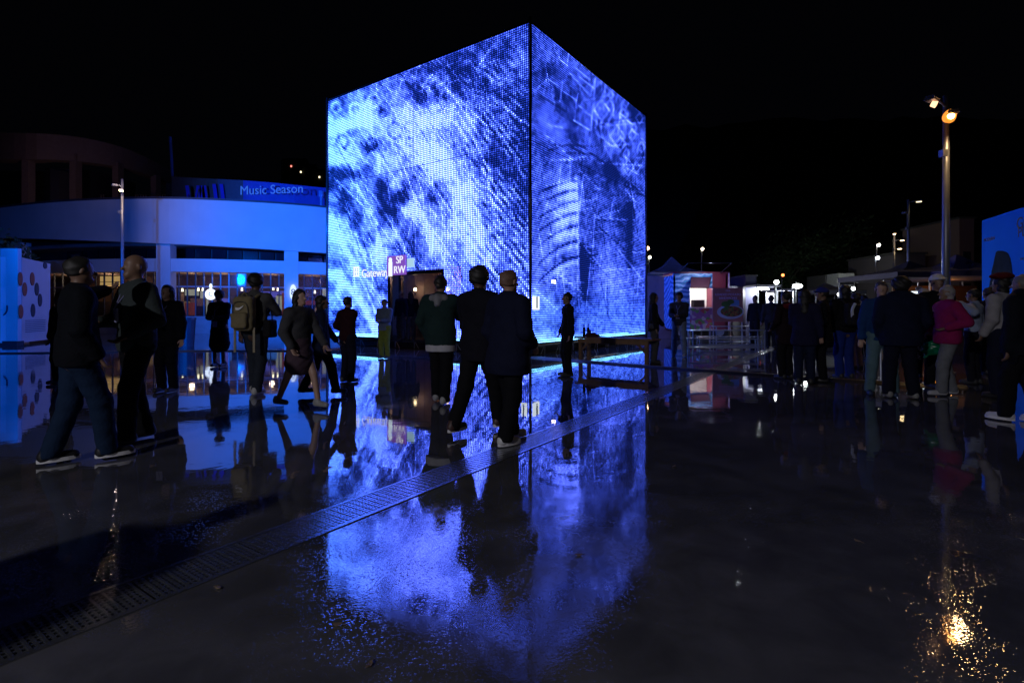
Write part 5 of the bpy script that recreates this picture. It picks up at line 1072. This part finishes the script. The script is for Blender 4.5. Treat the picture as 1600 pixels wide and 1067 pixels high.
m = MB(); m.box((0, 3.0, (zb_ + .5) / 2), (w_ * .7, 6, .4)); m.build('chassis', FR, lr)
light('lorry_fill_light', 'SPOT', W(1316, 458, 52), 900, (.95, 1, .97), W(1323, 436, 62), .1, 60, .5)  # added fill spot with no fixture, brightens the lorry cab

# ================================================================ HILL, HOUSES, TREES, BACKGROUND BLOCKS
SL_ = .45
m = MB(); gx = np.linspace(-420, 520, 48); gy = [78, 95, 120, 150, 190, 240, 300, 380, 480]; vs = []
for y_ in gy:
    for x_ in gx: vs.append((x_, y_, max(-.05, (y_ - 80) * SL_ * min(1, .55 + .45 * (1 / (1 + math.exp(-(x_ - 20) / 60)))) + (rng.random() - .5) * .02 * (y_ - 78))))
nx = len(gx); m.add(vs, [(a * nx + b, a * nx + b + 1, (a + 1) * nx + b + 1, (a + 1) * nx + b) for a in range(len(gy) - 1) for b in range(nx - 1)]); h_ = m.build('hillside', mat('hill_scrub', (.02, .03, .015), .9)); tag(h_, 'dark wooded hillside behind the plaza', kind='structure')
m = MB(); m.box((X(1323, 66), 66, (Z(470, dl) - 1.4) / 2 - .02), (26, 14, Z(470, dl) - 1.4 + .0)); o = m.build('embankment', mat('hill_scrub', (.02, .03, .015), .9)); tag(o, 'dark raised road bank carrying the lorry', kind='structure')
def hillY(x, y): f_ = .55 + .45 / (1 + math.exp(-((x - CX) / FPX * 150 - 20) / 60)); s_ = SL_ * f_; return (80 * s_ + CH + 2.2) / (s_ - (HY - y) / FPX) if s_ > (HY - y) / FPX + .02 else 400
HL = [(1377, 313, 0), (1382, 319, 0), (1285, 342, 1), (1310, 381, 1), (1480, 313, 0), (1496, 316, 0), (1489, 357, 2), (1494, 387, 0), (1506, 209, 3), (455, 260, 4), (470, 269, 0), (499, 277, 0), (1247, 432, 0), (1262, 432, 0), (1471, 319, 0)]
HLB = {1377: 'far lit house on the hill, upper left of the close pair above the lamps', 1382: 'far lit house on the hill, lower right of the close pair above the lamps', 1285: 'lone white lit far house high above the trees', 1310: 'white lit far house low behind the tree crowns',
 1480: 'yellow lit far house just right of the tall lamp post', 1496: 'rightmost yellow lit far house beside the tall lamp post', 1489: 'far house with tall yellow lit window right of the tall lamp post', 1494: 'small lit far house below the tall yellow window', 1506: 'highest far house with faint bluish window beside the orange lamp',
 455: 'far house with faint red light above the roof banner', 470: 'far house with faint white light between the red one and the cube', 499: 'far lit house closest to the left edge of the cube', 1247: 'far lit house just over the large oval stall lamp', 1262: 'far lit house left of the lorry cab', 1471: 'yellow lit far house half behind the tall lamp post'}
HC = [(1, .85, .5), (.95, 1, .95), (1, .9, .5), (.5, .6, 1), (1, .2, .15)]
for px, py, ci in HL:
    Y_ = min(400, max(90, hillY(px, py))); p = W(px, py, Y_); big = 2.2 if ci == 2 else (.9 if ci < 3 else .8); s_ = Y_ / 150
    t = empty('hillside_house', (p.x, p.y, p.z - 2.5 * s_), 0, HLB[px], 'house', 'houses with lit windows on the dark hill')
    m = MB(); m.box((0, 3 * s_, 1.0 * s_), (6 * s_, 5.6 * s_, 6 * s_)); m.build('wall', mat('house_dark', (.02, .02, .022), .9), t)
    m = MB(); m.add([(-3.3 * s_, 0, 4 * s_), (3.3 * s_, 0, 4 * s_), (3.3 * s_, 6 * s_, 4 * s_), (-3.3 * s_, 6 * s_, 4 * s_), (-3.3 * s_, 3 * s_, 5.6 * s_), (3.3 * s_, 3 * s_, 5.6 * s_)], [(0, 1, 5, 4), (2, 3, 4, 5), (0, 4, 3), (1, 2, 5), (3, 2, 1, 0)]); m.build('roof', mat('house_roof', (.02, .015, .015), .9), t)
    m = MB(); m.box((0, -.0, 2.5 * s_), (.34 * s_ * (1.6 if ci == 2 else 1), .6, (1.0 if ci == 2 else .45) * s_)); m.build('window', emat('win_%d' % ci, HC[ci], 2.6), t)
def blk(x0, x1, d_, yt, c_, label):
    t = empty('building', (X((x0 + x1) / 2, d_), d_, 0), 0, label, 'building'); w_ = X(x1, d_) - X(x0, d_); z_ = Z(yt, d_); m = MB(); m.box((0, 4, z_ / 2), (w_, 8, z_)); m.build('wall', mat('blk_%d' % x0, c_, .85, 0, .2, .3), t)
    for q in range(2):
        m = MB(); m.box((0, -.03, z_ * (.35 + .3 * q)), (w_ * .5, .08, z_ * .08)); m.build('window', mat('dark_glass', (.02, .02, .03), .08), t)
    m = MB(); m.box((0, 4, z_ + .1), (w_ + .3, 8.3, .2)); m.build('roof', mat('roof_dark', (.05, .05, .05), .9), t)
blk(1499, 1522, 55, 342, (.16, .11, .1), 'tall narrow dim brown block behind the tents'); blk(1506, 1560, 60, 369, (.14, .08, .08), 'lower reddish brown block touching the blue board'); blk(1398, 1446, 58, 397, (.08, .07, .08), 'wide dim grey block between two lamp posts')
light('block_fill_light', 'POINT', (X(1470, 40), 40, 11), 260, (1, .7, .5), size=.4)  # added fill light with no source, lifts the background blocks
# trees
LEAF = mat('leaf_dark', (.04, .075, .03), .6, 0, .5, 1.5)
def leaf_tree(x, y, h_, rad, n, label, zb=.0, seed=1, small=False):
    r_ = random.Random(seed); t = empty('tree' if not small else 'shrub', (x, y, zb), 0, label, 'tree' if not small else 'shrub'); m = MB()
    m.tube([(0, 0, 0), (.1, .05, h_ * .3), (0, .1, h_ * .62)], [h_ * .03, h_ * .022, h_ * .01], 8)
    tips = []
    for k in range(9):
        a = k * 2.4 + r_.random(); l_ = rad * r_.uniform(.5, .95); b0 = Vector((0, .05, h_ * r_.uniform(.3, .55))); e_ = b0 + Vector((math.cos(a) * l_, math.sin(a) * l_, h_ * r_.uniform(.12, .38))); m.tube([b0, (b0 + e_) / 2 + Vector((0, 0, .15)), e_], [h_ * .012, h_ * .008, h_ * .003], 5); tips += [e_, (b0 + e_) / 2 + Vector((0, 0, h_ * .1))]
    m.build('trunk', mat('bark', (.06, .045, .035), .9), t); c_ = MB(); tips.append(Vector((0, 0, h_ * .85)))
    for k in range(n):
        q = r_.choice(tips); p = q + Vector((r_.gauss(0, rad * .2), r_.gauss(0, rad * .2), r_.gauss(0, h_ * .08))); s_ = r_.uniform(.09, .22) * (h_ / 7 if not small else .7); u = Vector((r_.uniform(-1, 1), r_.uniform(-1, 1), r_.uniform(-1, 1))).normalized(); v = u.orthogonal().normalized() * .5; c_.add([p - u * s_, p + v * s_, p + u * s_, p - v * s_], [(0, 1, 2, 3)])
    c_.build('crown', LEAF, t)
for q, (px, yt, d_, rad, lb_) in enumerate(((1235, 372, 77, 5.2, 'dark leafy tree behind the white stalls, leftmost of the row'), (1275, 352, 78, 6, 'tall dark leafy tree left of the lorry cab'), (1322, 345, 79, 6.5, 'broad faintly green tree directly above the lorry cab'), (1358, 370, 78, 5, 'smaller dark tree left of the far white lamps'), (1200, 385, 76, 5, 'low dark tree over the navy cabin'))):
    leaf_tree(X(px, d_), d_, Z(yt, d_), rad, 2600, lb_, 0, q + 3)
light('tree_fill_light', 'POINT', (X(1330, 55), 57, 11), 160, (.9, 1, .8), size=.3)  # added fill light, no lamp stands here, brightens the tree crowns
leaf_tree(X(5, 24), 24.2, 5.0, 1.1, 1500, 'dark bushy tree top behind the far left kiosk', 0, 31)
# litter bin by the curved building
bn_ = empty('litter_bin', (X(292, 19.5), 19.5, 0), 0, 'dark waste bin behind the woman in the black dress', 'bin'); m = MB(); m.tube([(0, 0, 0), (0, 0, 1.0)], [.24, .3], 14); m.build('bin_body', mat('bin_dark', (.02, .025, .04), .5), bn_); m = MB(); m.tube([(0, 0, 1.0), (0, 0, 1.08)], [.32, .3], 14); m.build('lid', mat('bin_lid', (.02, .02, .03), .4), bn_)

# added roof terrace fixture and spot, put in to brighten the drum
t = empty('added_terrace_lamp', (X(60, 36), 37.2, 8.0), 0, 'added low fixture on the roof terrace for the fill light on the brown ring', 'lamp'); m = MB(); m.tube([(0, 0, -.2), (0, 0, .25)], .03, 6); m.build('post', FR, t); m = MB(); m.box((0, 0, .25), (.2, .12, .1)); m.build('housing', FR, t)
light('drum_fill_light', 'SPOT', (X(60, 36), 37.2, 8.5), 270, (1, .6, .5), (X(150, 46), 46, 15), .3, 150, 1)

LEAFM = mat('dry_leaf', (.16, .11, .06), .6)
for q, (px, py, lb_) in enumerate(((528, 977, 'small dry leaf on the wet floor below the bright reflection'), (577, 1040, 'small dry leaf near the bottom edge of the picture'), (341, 919, 'small dry leaf on the floor just below the drain'), (1053, 729, 'tiny scrap of paper on the dark floor right of the reflection'), (1340, 846, 'small leaf on the dark floor at the right'), (905, 868, 'small leaf lying in the blue reflection'))):
    p = Gp(px, py); e = empty('fallen_leaf', p, q * 1.3, lb_, 'leaf', 'fallen leaves on the wet floor'); m = MB(); n = 7; vs = []
    for k in range(n): a_ = 2 * math.pi * k / n; vs.append((.018 * math.cos(a_) * (1 + .3 * (k % 2)), .010 * math.sin(a_), .004 + .006 * abs(math.cos(a_))))
    m.add(vs + [(v[0], v[1], v[2] - .002) for v in vs], [tuple(range(n)), tuple(range(2 * n - 1, n - 1, -1))] + [(k, k + n, (k + 1) % n + n, (k + 1) % n) for k in range(n)]); m.build('leaf_blade', LEAFM, e); m = MB(); m.tube([(.018, 0, .006), (.03, .004, .004)], .0015, 4); m.build('stalk', LEAFM, e)
